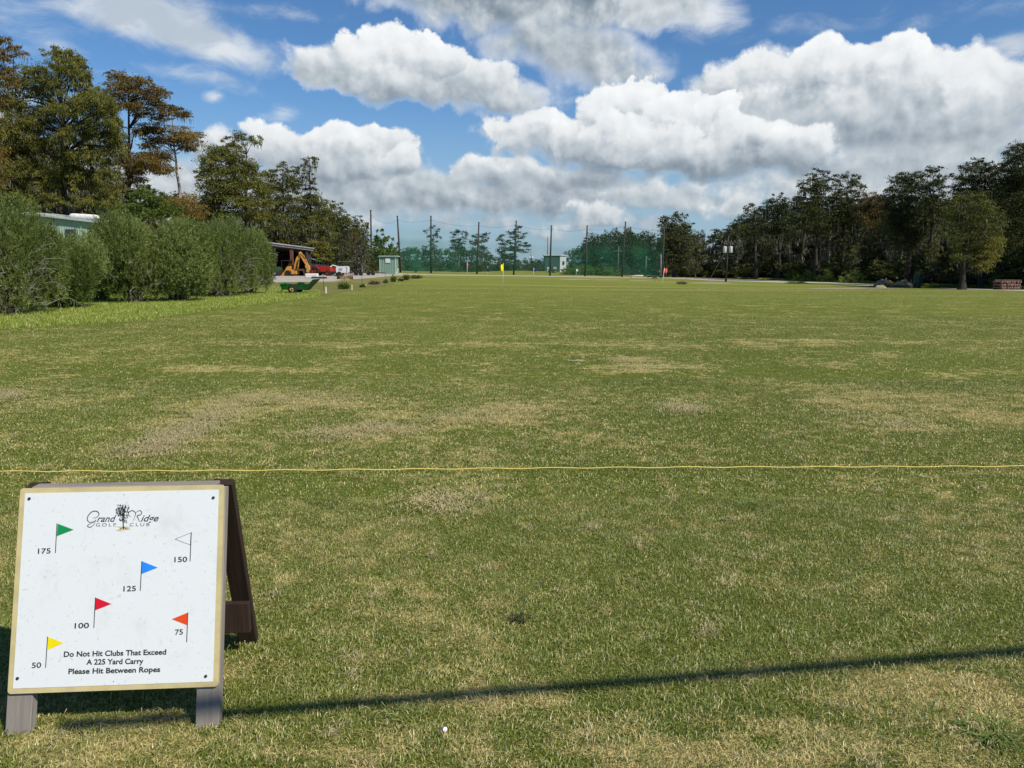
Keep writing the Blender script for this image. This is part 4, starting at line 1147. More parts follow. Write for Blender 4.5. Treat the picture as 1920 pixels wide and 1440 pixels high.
# backhoe parked in the barn mouth
M_CAT = mat('machine_yellow', (.62, .30, .055), .5, 0, .3, 3)
M_RUB = mat('rubber', (.022, .021, .020), .85, 0, .2, 6)
M_IRON = mat('dark_iron', (.045, .042, .040), .6, .4, .3, 5)
gh = bz(556, 514, 98.5); gh.z = float(rise(gh.x, 98.5))
bh = empty('backhoe', 'yellow backhoe with its arm folded upright in the barn mouth', 'backhoe', gh)
kk = 98.5 / F_PX
def X(px): return bz(px, 500, 98.5).x - gh.x
def Z(py): return (514 - py) * kk + .02
def wheel(parent, x, z, r, w, y, rim=M_IRON, ax='y'):
    t_ = MB().lathe([(r * .55, -w / 2), (r * .9, -w / 2), (r, -w * .35), (r, w * .35), (r * .9, w / 2), (r * .55, w / 2), (r * .5, 0), (r * .55, -w / 2)], seg=26, axis=ax)
    o_ = MB(); o_.v, o_.f, o_.smooth = t_.v, t_.f, t_.smooth
    for k in range(18):
        a = 2 * math.pi * k / 18
        c_ = (r * 1.0 * math.cos(a), r * 1.0 * math.sin(a))
        M3 = Matrix.Rotation(-a, 3, 'Y') if ax == 'y' else Matrix.Rotation(a, 3, 'X')
        if ax == 'y': o_.box((c_[0], 0, c_[1]), (r * .06, w * .95, r * .10), M3)
        else: o_.box((0, c_[0], c_[1]), (w * .95, r * .06, r * .10), M3)
    wl = bpy.data.objects.new('wheel', None); COL.objects.link(wl); wl.parent = parent; wl.location = (x, y, z)
    o_.build('tyre', M_RUB, wl)
    MB().lathe([(0, -w * .36), (r * .18, -w * .40), (r * .22, -w * .2), (r * .50, -w * .18), (r * .57, -w * .46), (r * .58, w * .3), (0, w * .3)], seg=22, axis=ax).build('rim', rim, wl)
    return wl
def bar(name, pts, w, y, m, parent, wy=.28):
    """plate arm through points (x,z) with widths w"""
    left = []; right = []
    for i, (x, z) in enumerate(pts):
        a = pts[max(i - 1, 0)]; b = pts[min(i + 1, len(pts) - 1)]; dx, dz = b[0] - a[0], b[1] - a[1]; L = math.hypot(dx, dz); nx, nz = -dz / L * w[i] / 2, dx / L * w[i] / 2
        left.append((x + nx, z + nz)); right.append((x - nx, z - nz))
    return MB().prism(left + right[::-1], 'y', y - wy / 2, y + wy / 2).build(name, m, parent)
mb = MB(); mb.prism([(X(524), Z(512)), (X(527), Z(508)), (X(533), Z(508)), (X(541), Z(496)), (X(545), Z(497)), (X(545), Z(511)), (X(540), Z(513)), (X(530), Z(513.5))], 'y', -.5, .9); mb.box(((X(552)), .2, Z(507)), (.8, 1.2, .6), ch=.05); mb.build('body', M_CAT, bh)
mb = MB(); mb.box((X(537), .3, Z(486)), (1.2, 1.3, .1), ch=.03)
for dx in (-.5, .5):
    for dy in (-.3, .85): mb.box((X(537) + dx, dy, Z(494)), (.07, .07, 1.1))
mb.build('canopy_frame', M_IRON, bh)
mb = MB(); mb.box((X(538), .2, Z(499)), (.5, .5, .12), ch=.04); mb.box((X(538) + .2, .2, Z(495.5)), (.12, .5, .5), ch=.04); mb.build('seat', M_RUB, bh)
bar('boom', [(X(553), Z(507)), (X(556), Z(494)), (X(559), Z(482)), (X(565.5), Z(472))], [.45, .55, .42, .30], .1, M_CAT, bh)
bar('dipper_arm', [(X(563.5), Z(470.5)), (X(568), Z(477)), (X(573), Z(487)), (X(577.5), Z(495))], [.30, .42, .40, .28], -.12, M_CAT, bh, .24)
mb = MB(); mb.tube([(X(565), -.2, Z(474)), (X(574), -.2, Z(482.5))], .07, 8); mb.tube([(X(569), -.2, Z(473.5)), (X(577), -.2, Z(491))], .05, 8); mb.tube([(X(556), -.2, Z(505)), (X(561), -.2, Z(484))], .08, 8); mb.build('hydraulic_cylinder', M_IRON, bh)
mb = MB(); mb.prism([(X(574), Z(495)), (X(580), Z(494)), (X(581), Z(501)), (X(578), Z(508)), (X(575.5), Z(506)), (X(577), Z(500)), (X(574.5), Z(499))], 'y', -.45, .25); mb.build('bucket', M_CAT, bh)
mb = MB(); mb.box((X(562), .1, Z(503)), (1.3, 1.0, .25), ch=.03); mb.tube([(X(556), -.3, Z(508)), (X(550), -.5, Z(513.5))], .07, 6); mb.tube([(X(570), -.3, Z(503)), (X(572), -.5, Z(513.5))], .07, 6); mb.box((X(572), -.5, Z(513.2)), (.4, .4, .06)); mb.build('stabiliser', mat('rusty_iron', (.13, .075, .045), .8, .2, .4, 5), bh)
wheel(bh, X(523), .62, .62, .4, -.35); wheel(bh, X(523), .62, .62, .4, 1.2); wheel(bh, X(541.5), .38, .38, .25, -.5); wheel(bh, X(541.5), .38, .38, .25, 1.1)
# green vehicle at the left of the barn mouth
gv = bz(508, 517, 96); gv.z = float(rise(gv.x, 96))
uv = empty('utility_cart', 'dark green work cart half hidden by the last shrub beside the barn', 'cart', gv)
mb = MB(); mb.prism([(-1.3, .45), (1.0, .45), (1.15, .8), (1.1, 1.1), (.3, 1.15), (.2, 1.0), (-.2, 1.0), (-.3, 1.25), (-1.35, 1.25)], 'y', -.7, .7); mb.build('body', mat('deep_green_paint', (.02, .07, .035), .4, 0, .2, 4), uv)
mb = MB()
for dx, dy in ((-.25, -.6), (.55, -.6), (-.25, .6), (.55, .6)): mb.tube([(dx, dy, 1.0), (dx * .9, dy, 2.0)], .03, 6)
mb.box((.13, 0, 2.03), (1.1, 1.35, .07), ch=.03); mb.build('canopy_frame', M_IRON, uv)
MB().box((-.05, 0, 1.15), (.45, 1.1, .2), ch=.05).build('seat', M_RUB, uv)
for dx in (-.85, .75):
    for dy in (-.75, .75): wheel(uv, dx, .33, .33, .25, dy, mat('grey_rim', (.4, .4, .4), .4, .4))

# ------------------------------------------------------------------ machines in the yard
def tractor(lab, bx, by, Y_, s=1.0, rz=0.0):
    g = at(bx, by, Y_); g.z = float(rise(g.x, Y_))
    t_ = empty('tractor', lab, 'tractor', g, rz)
    RED = mat('tractor_red', (.42, .03, .022), .4, 0, .2, 4)
    mb = MB(); mb.prism([(-.2, .62), (1.45, .62), (1.55, .8), (1.5, 1.22), (1.3, 1.36), (.2, 1.42), (-.1, 1.2)], 'y', -.32, .32); mb.build('hood', RED, t_)
    mb = MB(); mb.box((-.5, 0, .62), (1.3, .5, .45), ch=.05); mb.box((.6, 0, .5), (1.6, .4, .25), ch=.03); mb.build('chassis', M_IRON, t_)
    for dy in (-.62, .62):
        mb = MB(); pts_ = [(-.75 + .78 * math.cos(a), .72 + .78 * math.sin(a)) for a in [math.radians(20 + 14 * i) for i in range(11)]]
        pin = [(-.75 + .70 * math.cos(a), .72 + .70 * math.sin(a)) for a in [math.radians(20 + 14 * i) for i in range(11)]][::-1]
        mb.prism(pts_ + pin, 'y', dy - .2, dy + .2); mb.build('fender', RED, t_)
        wheel(t_, -.75, .68, .68, .36, dy * 1.25, RED); wheel(t_, 1.15, .40, .40, .26, dy, RED)
    mb = MB(); mb.box((-.65, 0, 1.05), (.45, .5, .12), ch=.04); mb.box((-.86, 0, 1.3), (.1, .5, .45), ch=.04); mb.build('seat', M_RUB, t_)
    mb = MB(); mb.tube([(-1.0, -.5, .9), (-1.05, -.5, 2.2), (-1.05, .5, 2.2), (-1.0, .5, .9)], .035, 6); mb.build('roll_bar', M_IRON, t_)
    mb = MB(); mb.lathe([(.17, -.02), (.2, 0), (.17, .02)], c=(-.15, 0, 1.42), seg=16); mb.tube([(-.15, 0, 1.42), (0, 0, 1.15)], .02, 5); mb.build('steering_wheel', M_IRON, t_)
    mb = MB(); mb.tube([(1.0, .22, 1.3), (1.0, .22, 1.85)], .035, 7); mb.build('exhaust_pipe', M_IRON, t_)
    t_.scale = (s, s, s)
    return t_
tractor('bright red tractor parked right of the barn', 603, 511.5, 104, .92, -.12)
tr2 = tractor('second red tractor with a white loader, partly behind the first', 619, 510, 112, .85, .15)
for dy in (-.45, .45):
    bar('loader_arm', [(-.2, 1.2), (.5, 1.75), (1.3, 1.5), (2.0, .8)], [.14, .16, .16, .12], dy, mat('loader_white', (.7, .68, .66), .5, 0, .15, 4), tr2, .12)
MB().prism([(1.9, .8), (2.3, .75), (2.45, .25), (2.0, .3)], 'y', -.7, .7).build('loader_bucket', mat('tractor_red', (.42, .03, .022), .4, 0, .2, 4), tr2)
# grey pickup/boat shape with a pale tilted awning behind the tractor
g = at(592, 508, 118); g.z = float(rise(g.x, 118))
ca = empty('grey_trailer', 'grey machine under a pale tilted awning behind the red tractor', 'trailer', g)
MB().prism([(-2.6, .7), (1.9, .7), (2.1, 1.0), (2.0, 1.5), (-1.0, 1.7), (-1.4, 2.1), (-2.6, 2.1)], 'y', -.9, .9).build('body', mat('dull_grey_paint', (.12, .14, .14), .5, .2, .2, 2), ca)
a0, a1 = at(583, 483, 118) - g, at(606, 489.5, 118) - g
MB().raw([(a0.x, -1, a0.z), (a1.x, -1, a1.z), (a1.x, 1, a1.z), (a0.x, 1, a0.z), (a0.x, -1, a0.z - .15), (a1.x, -1, a1.z - .15), (a1.x, 1, a1.z - .15), (a0.x, 1, a0.z - .15)], [(0, 1, 2, 3), (7, 6, 5, 4), (0, 4, 5, 1), (1, 5, 6, 2), (2, 6, 7, 3), (3, 7, 4, 0)]).build('awning', mat('pale_canvas', (.6, .62, .6), .6, 0, .1, 2), ca)
mb = MB()
for xx in (a0.x + .2, a1.x - .2): mb.tube([(xx, -.7, 1.4), (xx, -.7, (a0.z + a1.z) / 2)], .04, 6)
mb.build('awning_frame', M_IRON, ca)
for dx in (-1.8, 1.3): wheel(ca, dx, .42, .42, .25, -.9)
# white compressor trailer
g = at(643, 512.5, 102); g.z = float(rise(g.x, 102))
ct = empty('compressor_trailer', 'white box compressor on a two-wheeled trailer right of the red tractors', 'trailer', g)
MB().prism([(-.75, .5), (.75, .5), (.8, .62), (.8, 1.25), (.65, 1.36), (-.6, 1.36), (-.8, 1.2), (-.8, .62)], 'y', -.5, .5).build('body', mat('white_machine_paint', (.68, .68, .68), .4, 0, .12, 4), ct)
mb = MB(); mb.box((.66, -.503, .95), (.16, .03, .7)); mb.box((-.2, -.503, .95), (.5, .02, .35)); mb.build('side_panel', mat('panel_grey', (.35, .35, .36), .5, .1, .1, 5), ct)
mb = MB(); mb.tube([(-.7, 0, .5), (-1.8, 0, .45)], .05, 6); mb.tube([(-1.7, 0, .45), (-1.7, 0, .05)], .04, 6); mb.build('drawbar', M_IRON, ct)
wheel(ct, -.35, .32, .32, .2, -.62); wheel(ct, -.35, .32, .32, .2, .62)
wheel(ct, -.95, .28, .28, .18, -.5, mat('grey_rim', (.4, .4, .4), .4, .4))
# umbrella-like green canopy frame and flat trailers in the shade
g = at(648, 510, 116); g.z = float(rise(g.x, 116))
gc = empty('canopy_stand', 'thin green canopy on posts behind the white compressor', 'canopy', g)
MB().box((0, 0, at(648, 490.5, 116).z - g.z), (2.1, 1.6, .12), ch=.03).build('canopy_top', mat('canopy_green', (.06, .16, .10), .6), gc)
mb = MB()
for dx in (-.9, .9):
    for dy in (-.6, .6): mb.tube([(dx, dy, 0), (dx, dy, at(648, 490.5, 116).z - g.z)], .035, 6)
mb.build('canopy_frame', M_IRON, gc)
for i, (px, py, Yq, w_, lab) in enumerate(((672, 511, 112, 2.6, 'low dark flat trailer left of the tallest pole, in the shade'), (695, 510.5, 118, 2.2, 'black flat trailer at the foot of the leftmost pole'))):
    g = at(px, py, Yq); g.z = float(rise(g.x, Yq))
    ft = empty('flat_trailer', lab, 'trailer', g)
    mb = MB(); mb.box((0, 0, .5), (w_, 1.5, .12), ch=.02)
    for dx in (-.45, -.15, .15, .45): mb.box((dx * w_, 0, .40), (.08, 1.45, .1))
    mb.build('deck', mat('old_planks', (.10, .08, .065), .9, 0, .3, 3), ft)
    mb = MB()
    for dx in (-.48, 0, .48): mb.tube([(dx * w_, -.7, .5), (dx * w_, -.7, 1.1)], .03, 5)
    mb.tube([(-.48 * w_, -.7, 1.1), (.48 * w_, -.7, 1.1)], .03, 5); mb.tube([(w_ / 2, 0, .45), (w_ / 2 + 1.1, 0, .4)], .05, 5); mb.build('rail', M_IRON, ft)
    wheel(ft, -.2, .32, .32, .2, -.8); wheel(ft, .5, .32, .32, .2, -.8)
# litter of the yard edge
g = at(585, 523.5, 86); g.z = float(rise(g.x, 86))
o = MB().box((0, 0, .28), (1.4, .8, .52), ch=.08).build('plastic_tank', mat('tank_white', (.72, .72, .70), .5, 0, .15, 3)); o.location = g; tag(o, 'low white plastic tank at the near edge of the gravel yard', 'tank')
mb = MB(); rr = random.Random(8)
o = MB().prism([(-.9, 0), (.9, 0), (.8, .16), (-.7, .2)], 'y', -.3, .3).build('scrap_plank', M_DARKW); o.location = (g.x + 1.0, g.y - .8, g.z); tag(o, 'dark planks lying in front of the white plastic tank', 'planks')
g = at(632, 523.8, 84); g.z = float(rise(g.x, 84)) + .16
cu = empty('culvert_pipe', 'rusty culvert pipe with a blacked-in open end at the yard edge', 'pipe', g)
o = MB(); o.lathe([(.10, 0), (.17, 0), (.17, 1.75), (.10, 1.75), (.10, 0)], seg=18, axis='x'); o.build('pipe_wall', mat('rusty_iron', (.13, .075, .045), .8, .2, .4, 5), cu)
cu.rotation_euler = (0, 0, .25)
MB().lathe([(0, .02), (.16, .02), (.17, -.02), (.20, -.02), (.20, .08), (.17, .08)], seg=18, axis='x').build('pipe_mouth', M_RUB, cu)  # black disc set in the bore stands in for the shade inside
cu.scale = (1, 1.4, 1.4)

# ------------------------------------------------------------------ green dump cart
g = G(556, 549.5)
kg = g.y / F_PX
dc = empty('dump_cart', 'green two-wheeled dump cart with a raised ramp on the bright grass', 'cart', (g.x, g.y, g.z), 0.0)
M_GRP = mat('cart_green', (.012, .085, .020), .4, 0, .25, 5)
def cx(px): return (px - 556) * kg
def cz(py): return (549.5 - py) * kg
mb = MB()
for y0_, y1_ in ((-.55, -.50), (.50, .55)):
    mb.prism([(cx(530), cz(531)), (cx(543), cz(533)), (cx(576), cz(533)), (cx(575), cz(543)), (cx(534), cz(542))], 'y', y0_, y1_)
mb.box(((cx(534) + cx(575)) / 2, 0, cz(542)), (cx(575) - cx(534), 1.0, .05)); mb.build('tub', M_GRP, dc)
mb = MB(); mb.prism([(cx(529.5), cz(532)), (cx(531), cz(532)), (cx(535), cz(542)), (cx(533.5), cz(542))], 'y', -.53, .53); mb.build('front_panel', M_GRP, dc)
mb = MB(); mb.prism([(cx(530), cz(531.8)), (cx(543), cz(529)), (cx(544), cz(532.8)), (cx(531), cz(534))], 'y', -.60, -.552); mb.build('side_panel', mat('bright_cart_green', (.02, .19, .035), .4, 0, .2, 5), dc)
mb = MB(); mb.prism([(cx(573), cz(544)), (cx(577), cz(544)), (cx(598), cz(523.5)), (cx(591), cz(524))], 'y', -.52, .52)
mb.build('ramp', mat('dark_cart_green', (.012, .055, .022), .5, 0, .3, 5), dc)
mb = MB()
for k in range(7):
    t_ = (k + .5) / 7; mb.box((cx(576.6 + 19.8 * t_) + .01, 0, cz(544 - 20.3 * t_)), (.03, 1.0, .03))
mb.build('ramp_rib', M_GRP, dc)
mb = MB(); mb.prism([(cx(562) + .26 * math.cos(a), cz(533) + .13 * math.sin(a)) for a in [math.pi * i / 9 for i in range(10)]], 'y', .3, .5); mb.build('fender', M_GRP, dc)
mb = MB(); mb.box((cx(556), 0, cz(544)), (.08, 1.1, .08)); mb.tube([(cx(534), 0, cz(541)), (cx(527), 0, cz(545))], .03, 6); mb.build('axle', M_IRON, dc)
M_RIMY = mat('rim_yellow', (.42, .36, .12), .5, 0, .15, 6)
wheel(dc, cx(554.5), .285, .285, .2, -.68, M_RIMY); wheel(dc, cx(554.5), .285, .285, .2, .68, M_RIMY)

# ------------------------------------------------------------------ stakes along the left edge of the range
M_STAKEW = mat('stake_white', (.74, .74, .62), .6, 0, .1, 12); M_STAKEY = mat('stake_pale_yellow', (.66, .60, .36), .6, 0, .15, 12)
for px, py, ty, w_, m_, lab in ((611.5, 550.5, 538, .085, M_STAKEW, 'white wooden stake, nearest and tallest, right of the dump cart'), (660, 544.5, 534, .085, M_STAKEY, 'pale yellow stake right of the tall weed clump'), (686, 537.5, 532.5, .08, M_STAKEY, 'short pale yellow stake left of the brown weed mound'),
                                (709.5, 533, 526.5, .08, M_STAKEY, 'short pale stake at the right of the brown weed mound'), (743.5, 527.5, 524.5, .08, M_STAKEW, 'tiny white stake before the far bushy weeds'), (755.5, 526, 521.5, .08, M_STAKEY, 'tiny yellow stake between two far bushy weeds')):
    g = G(px, py); h = (py - ty) * g.y / F_PX
    o = MB().box((0, 0, h / 2), (w_, w_ * .5, h), ch=.008).build('stake', m_); o.location = g; tag(o, lab, 'stake', 'stakes along the left edge of the range')
for px, py, ty, lab in ((607, 545, 513, 'thin dark rod standing just left of the nearest white stake'), (679, 540, 505, 'thin dark rod left of the brown weed mound'), (722.5, 531, 508, 'thin dark rod in front of the green shed')):
    g = G(px, py); h = (py - ty) * g.y / F_PX
    o = MB().tube([(0, 0, 0), (.02, 0, h)], .014, 6).build('marker_rod', M_IRON); o.location = g; tag(o, lab, 'rod', 'thin rods along the verge')

# ------------------------------------------------------------------ rough weeds on the verge
def bushweed(px, py, wpx, hpx, mt, seed, lab, n=900, lw=.02, ll=.22, name='weed_clump', cat='weed', flat=False):
    g = G(px, py); k = g.y / F_PX; rs = np.random.RandomState(seed)
    R_ = wpx * k / 2; H = hpx * k
    a = rs.rand(n) * 6.283; r = R_ * np.sqrt(rs.rand(n)) * .45
    b = np.stack([r * np.cos(a), r * np.sin(a), np.zeros(n)], 1)
    lean = rs.rand(n) ** .7
    wob = .55 + .75 * np.abs(np.sin(a * 2.3 + seed)) * rs.rand(n) ** .4
    d = np.stack([np.cos(a) * R_ * lean, np.sin(a) * R_ * lean, H * (1 - .55 * lean ** 2) * (.45 + .6 * rs.rand(n))], 1) * wob[:, None]
    t_ = rs.rand(n)[:, None] * .75
    p = b + d * t_
    dd = d / np.linalg.norm(d, axis=1)[:, None] + rs.randn(n, 3) * .35; dd /= np.linalg.norm(dd, axis=1)[:, None]
    sd = np.cross(dd, rs.randn(n, 3)); sd /= np.linalg.norm(sd, axis=1)[:, None]
    L = (ll * (.5 + .8 * rs.rand(n)))[:, None]; ww = lw
    V = np.stack([p, p + dd * L * .5 + sd * ww, p + dd * L, p + dd * L * .5 - sd * ww], 1); V[..., 2] = np.maximum(V[..., 2], 0)
    o = np_mesh(name, V, 4, mt, attrs={'tint': rs.rand(n)}); o.location = g
    return tag(o, lab, cat)
M_DEADW = leaf_mat('dead_weed', [(.11, .075, .045), (.19, .14, .085), (.30, .25, .16)], .15)
bushweed(645, 542, 20, 16, L_LIME, 1, 'tall green weed clump between the two nearest stakes', 1300)
bushweed(646, 530, 16, 22, M_STRAW, 2, 'wispy pale seed stalks above the tall green weed clump', 260, .010, .35)
bushweed(702, 533.5, 19, 8, M_DEADW, 3, 'low brown mound of dead weeds on the verge', 1100)
bushweed(723, 531, 7, 7, L_LIME, 4, 'small green weed at the foot of the rod before the shed', 400)
bushweed(738, 528.5, 9, 14, L_LIME, 5, 'upright green weed, leftmost of the three far clumps', 900, .03)
bushweed(762, 525, 12, 13, L_LIME, 6, 'green weed clump, middle of the three far clumps', 900, .03)
bushweed(780, 522.5, 20, 8, L_LIME, 7, 'wide pale green weed clump, rightmost of the three far clumps', 1100, .035)
bushweed(752, 527, 10, 5, L_MID, 8, 'tiny low weed between the far clumps', 300, .03)
bushweed(680, 539, 8, 5, L_LIME, 9, 'small weed tuft at the foot of the middle rod', 300)
bushweed(1278, 533, 22, 8, M_DEADW, 10, 'thin brownish weeds right of the orange-red flag', 500, .03)
bushweed(1492, 532, 40, 4, L_LIME, 12, 'low ragged weeds beside the pale track on the right', 900, .04, .3)
bushweed(1770, 539, 60, 7, L_LIME, 13, 'long strip of tall weeds left of the weeping cypress foot', 1600, .03, .3)
bushweed(1845, 540, 50, 7, L_LIME, 14, 'tall weeds between the weeping cypress and the log stack', 1300, .03, .3)
bushweed(1912, 543, 26, 6, L_LIME, 15, 'weeds at the right end of the log stack', 500, .03, .25)

# ------------------------------------------------------------------ right side: debris, barrel, log stack
def heap(px, py, wpx, hpx, m_, seed, lab, name, cat, lumps=26, flat=.6):
    g = G(px, py); k = g.y / F_PX; rs = np.random.RandomState(seed); R_ = wpx * k / 2; H = hpx * k
    nx, ny = 56, 22
    X_, Y_ = np.meshgrid(np.linspace(-1, 1, nx), np.linspace(-1, 1, ny))
    Z_ = np.clip(1 - X_ ** 2 - Y_ ** 2, 0, 1) ** .6 * .7
    for _ in range(lumps):
        cx_, cy_, r_ = rs.uniform(-.8, .8), rs.uniform(-.8, .8), rs.uniform(.06, .25)
        Z_ += rs.uniform(-.25, .4) * np.exp(-((X_ - cx_) ** 2 + (Y_ - cy_) ** 2) / r_ ** 2) * np.clip(1 - X_ ** 2 - Y_ ** 2, 0, 1)
    Z_ += rs.rand(ny, nx) * .10 * np.clip(1 - X_ ** 2 - Y_ ** 2, 0, 1)
    vs = [(float(a * R_), float(b * R_ * flat), float(max(c, 0) * H) - .02) for a, b, c in zip(X_.ravel(), Y_.ravel(), Z_.ravel())]
    fs = [(j * nx + i, j * nx + i + 1, (j + 1) * nx + i + 1, (j + 1) * nx + i) for j in range(ny - 1) for i in range(nx - 1)]
    o = MB().raw(vs, fs, False).build(name, m_); o.location = (g.x, g.y + R_ * flat * .6, g.z)
    return tag(o, lab, cat)
M_DEB = mat('debris_brown', (.20, .13, .075), .95, 0, .5, 2.2, .8, 7, col2=(.44, .34, .21))
heap(1660, 537, 38, 17, M_DEB, 1, 'brown brush and rubble heap right of the pointed vine mound', 'debris_heap', 'debris heap')
heap(1698, 538, 42, 15, M_DEB, 2, 'brown rubble heap directly left of the leaning green barrel', 'debris_heap', 'debris heap')
heap(1653, 540, 22, 7, M_SAND, 3, 'pale sand spill at the foot of the brown heap', 'sand_pile', 'sand pile')
bushweed(1670, 539, 70, 7, M_DEADW, 21, 'dry brown brush poking out along the rubble heaps', 1500, .03, .35, 'dry_brush', 'brush')
g = G(1718, 540); kq = g.y / F_PX
br = empty('green_drum', 'dark green drum stood on end, leaning slightly, beside the rubble', 'drum', g); H = 26 * kq
mb = MB(); mb.lathe([(0, 0), (.42, 0), (.43, .04), (.41, H * .33), (.43, H * .35), (.41, H * .37), (.41, H * .66), (.43, H * .68), (.41, H * .70), (.41, H - .04), (.43, H), (.38, H - .02), (0, H - .03)], seg=20); mb.build('drum_shell', mat('drum_green', (.02, .06, .045), .5, .1, .25, 3), br)
mb = MB(); mb.tube([(.50, -.1, 0), (.55, -.1, H * .86)], .05, 8); mb.build('drum_post', mat('drum_green', (.02, .06, .045), .5, .1, .25, 3), br)
br.rotation_euler = (0, .06, 0)
g = G(1886, 543.5); kq = g.y / F_PX
ls = empty('log_stack', 'neat stack of reddish brown sawn timbers at the right edge', 'timber stack', g, .12)
rr = random.Random(5); wdt = 42 * kq; hh = 19 * kq
M_LOG = mat('timber_end', (.20, .115, .085), .85, 0, .4, 3, col2=(.32, .22, .17)); M_LOG2 = mat('timber_side', (.12, .075, .06), .85, 0, .4, 3)
nrow = 7; rh = hh / nrow
for r_ in range(nrow):
    x = -wdt / 2 + rr.uniform(0, .1)
    if r_ % 2 == 0:
        mb = MB(); ww = wdt * rr.uniform(.93, 1.0); mb.box((rr.uniform(-.05, .05), -.55, rh * (r_ + .5)), (ww, .16, rh * .86), ch=.01); mb.box((rr.uniform(-.05, .05), .35, rh * (r_ + .5)), (ww, .16, rh * .86), ch=.01); mb.build('timber', M_LOG2, ls)
    else:
        k = 0
        while x < wdt / 2 - .15:
            w_ = rr.uniform(.16, .26); mb = MB(); mb.box((x + w_ / 2, -.08 + rr.uniform(-.06, .06), rh * (r_ + .5)), (w_ * .92, 1.2, rh * .9), ch=.01); mb.build('timber', M_LOG, ls); x += w_ + rr.uniform(.02, .12)
# pipes and scraps at the far end of the track
Y = 168
for i, (x0_, x1_, y_, r_, m_, lab) in enumerate(((1181, 1206, 519.5, .16, mat('pale_pipe', (.6, .58, .5), .6), 'pale pipe lying on the ground left of the last net pole'), (1214, 1236, 518.5, .12, M_IRON, 'dark bent pipe on the ground between pale pipe and last pole'))):
    a, b = at(x0_, y_, Y), at(x1_, y_ - 1.5, Y)
    a.z = float(rise(a.x, Y)) + r_ + .1; b.z = float(rise(b.x, Y)) + r_ + .3
    tag(MB().tube([a, a.lerp(b, .5) + Vector((0, .3, .1)), b], r_, 8).build('ground_pipe', m_), lab, 'pipe')
heap(1228, 522.5, 14, 3.5, mat('dark_heap', (.06, .05, .05), .9, 0, .3, 2), 6, 'small dark heap at the foot of the short grey post', 'scrap_heap', 'scrap heap', 12)
heap(1186, 521, 9, 3, M_DEB, 7, 'small brown heap at the left end of the pale pipe', 'debris_heap', 'debris heap', 10)
# ------------------------------------------------------------------ trees and shrubs
BARK_D = mat('dark_bark', (.055, .045, .035), .9, 0, .4, 3, .6, 14)
BARK_G = mat('grey_bark', (.20, .18, .155), .9, 0, .45, 3, .6, 14)
BARK_P = mat('pale_bark', (.36, .31, .25), .9, 0, .45, 2.5, .6, 12)
def foliage(pads, per, L, Wd, droop, seed, sub=.34, flat=0.6, up=.0, dens=1.0, clump=34):
    """pads: rows (x,y,z, rx,ry,rz, tint).  per: leaves per square metre of pad.  Leaves stand in sub-clumps spread through every pad."""
    rs = np.random.RandomState(seed); out = []; tint = []
    for (x, y, z, rx, ry, rz, tn) in pads:
        area = math.pi * rx * max(rz, .5 * rx)
        n = max(12, int(per * area * dens))
        ns = max(4, int(n / clump))
        d = rs.randn(ns, 3); d /= np.linalg.norm(d, axis=1)[:, None]
        r = rs.rand(ns) ** .45
        cc = d * r[:, None]
        cr_ = sub * (0.5 + .9 * rs.rand(ns))
        k = rs.randint(0, ns, n)
        off = rs.randn(n, 3) * .5
        off[:, 2] *= flat
        p = (cc[k] + off * cr_[k][:, None]) * np.array([rx, ry, rz]) + np.array([x, y, z])
        out_d = cc[k] + off * .4 + rs.randn(n, 3) * .55
        out_d[:, 2] += up - droop * (1 + .6 * rs.rand(n))
        out_d /= np.linalg.norm(out_d, axis=1)[:, None] + 1e-6
        rnd_ = rs.randn(n, 3)
        side = np.cross(out_d, rnd_); side /= np.linalg.norm(side, axis=1)[:, None] + 1e-6
        LL = (L * (.6 + .8 * rs.rand(n)))[:, None]; WW = (Wd * (.6 + .8 * rs.rand(n)))[:, None] / 2
        V = np.stack([p, p + out_d * LL * .5 + side * WW, p + out_d * LL, p + out_d * LL * .45 - side * WW], 1)
        out.append(V)
        subt = rs.rand(ns) * .6
        tint.append(np.clip(tn + subt[k] - .28 + (rs.rand(n) - .5) * .35, 0, 1))
    return np.concatenate(out), np.concatenate(tint)

def limb(mb, a, b, r0, r1, rnd, sag=.12, seg=5):
    a, b = Vector(a), Vector(b); pts = []; L = (b - a).length; rad = []
    for i in range(seg + 1):
        t = i / seg
        p = a.lerp(b, t) + Vector((rnd.uniform(-1, 1), rnd.uniform(-1, 1), rnd.uniform(-.6, .6))) * L * .035 * (0 < i < seg)
        p.z += sag * L * math.sin(math.pi * t)
        pts.append(p); rad.append(r0 + (r1 - r0) * t)
    mb.tube(pts, rad, 5, cap=False)

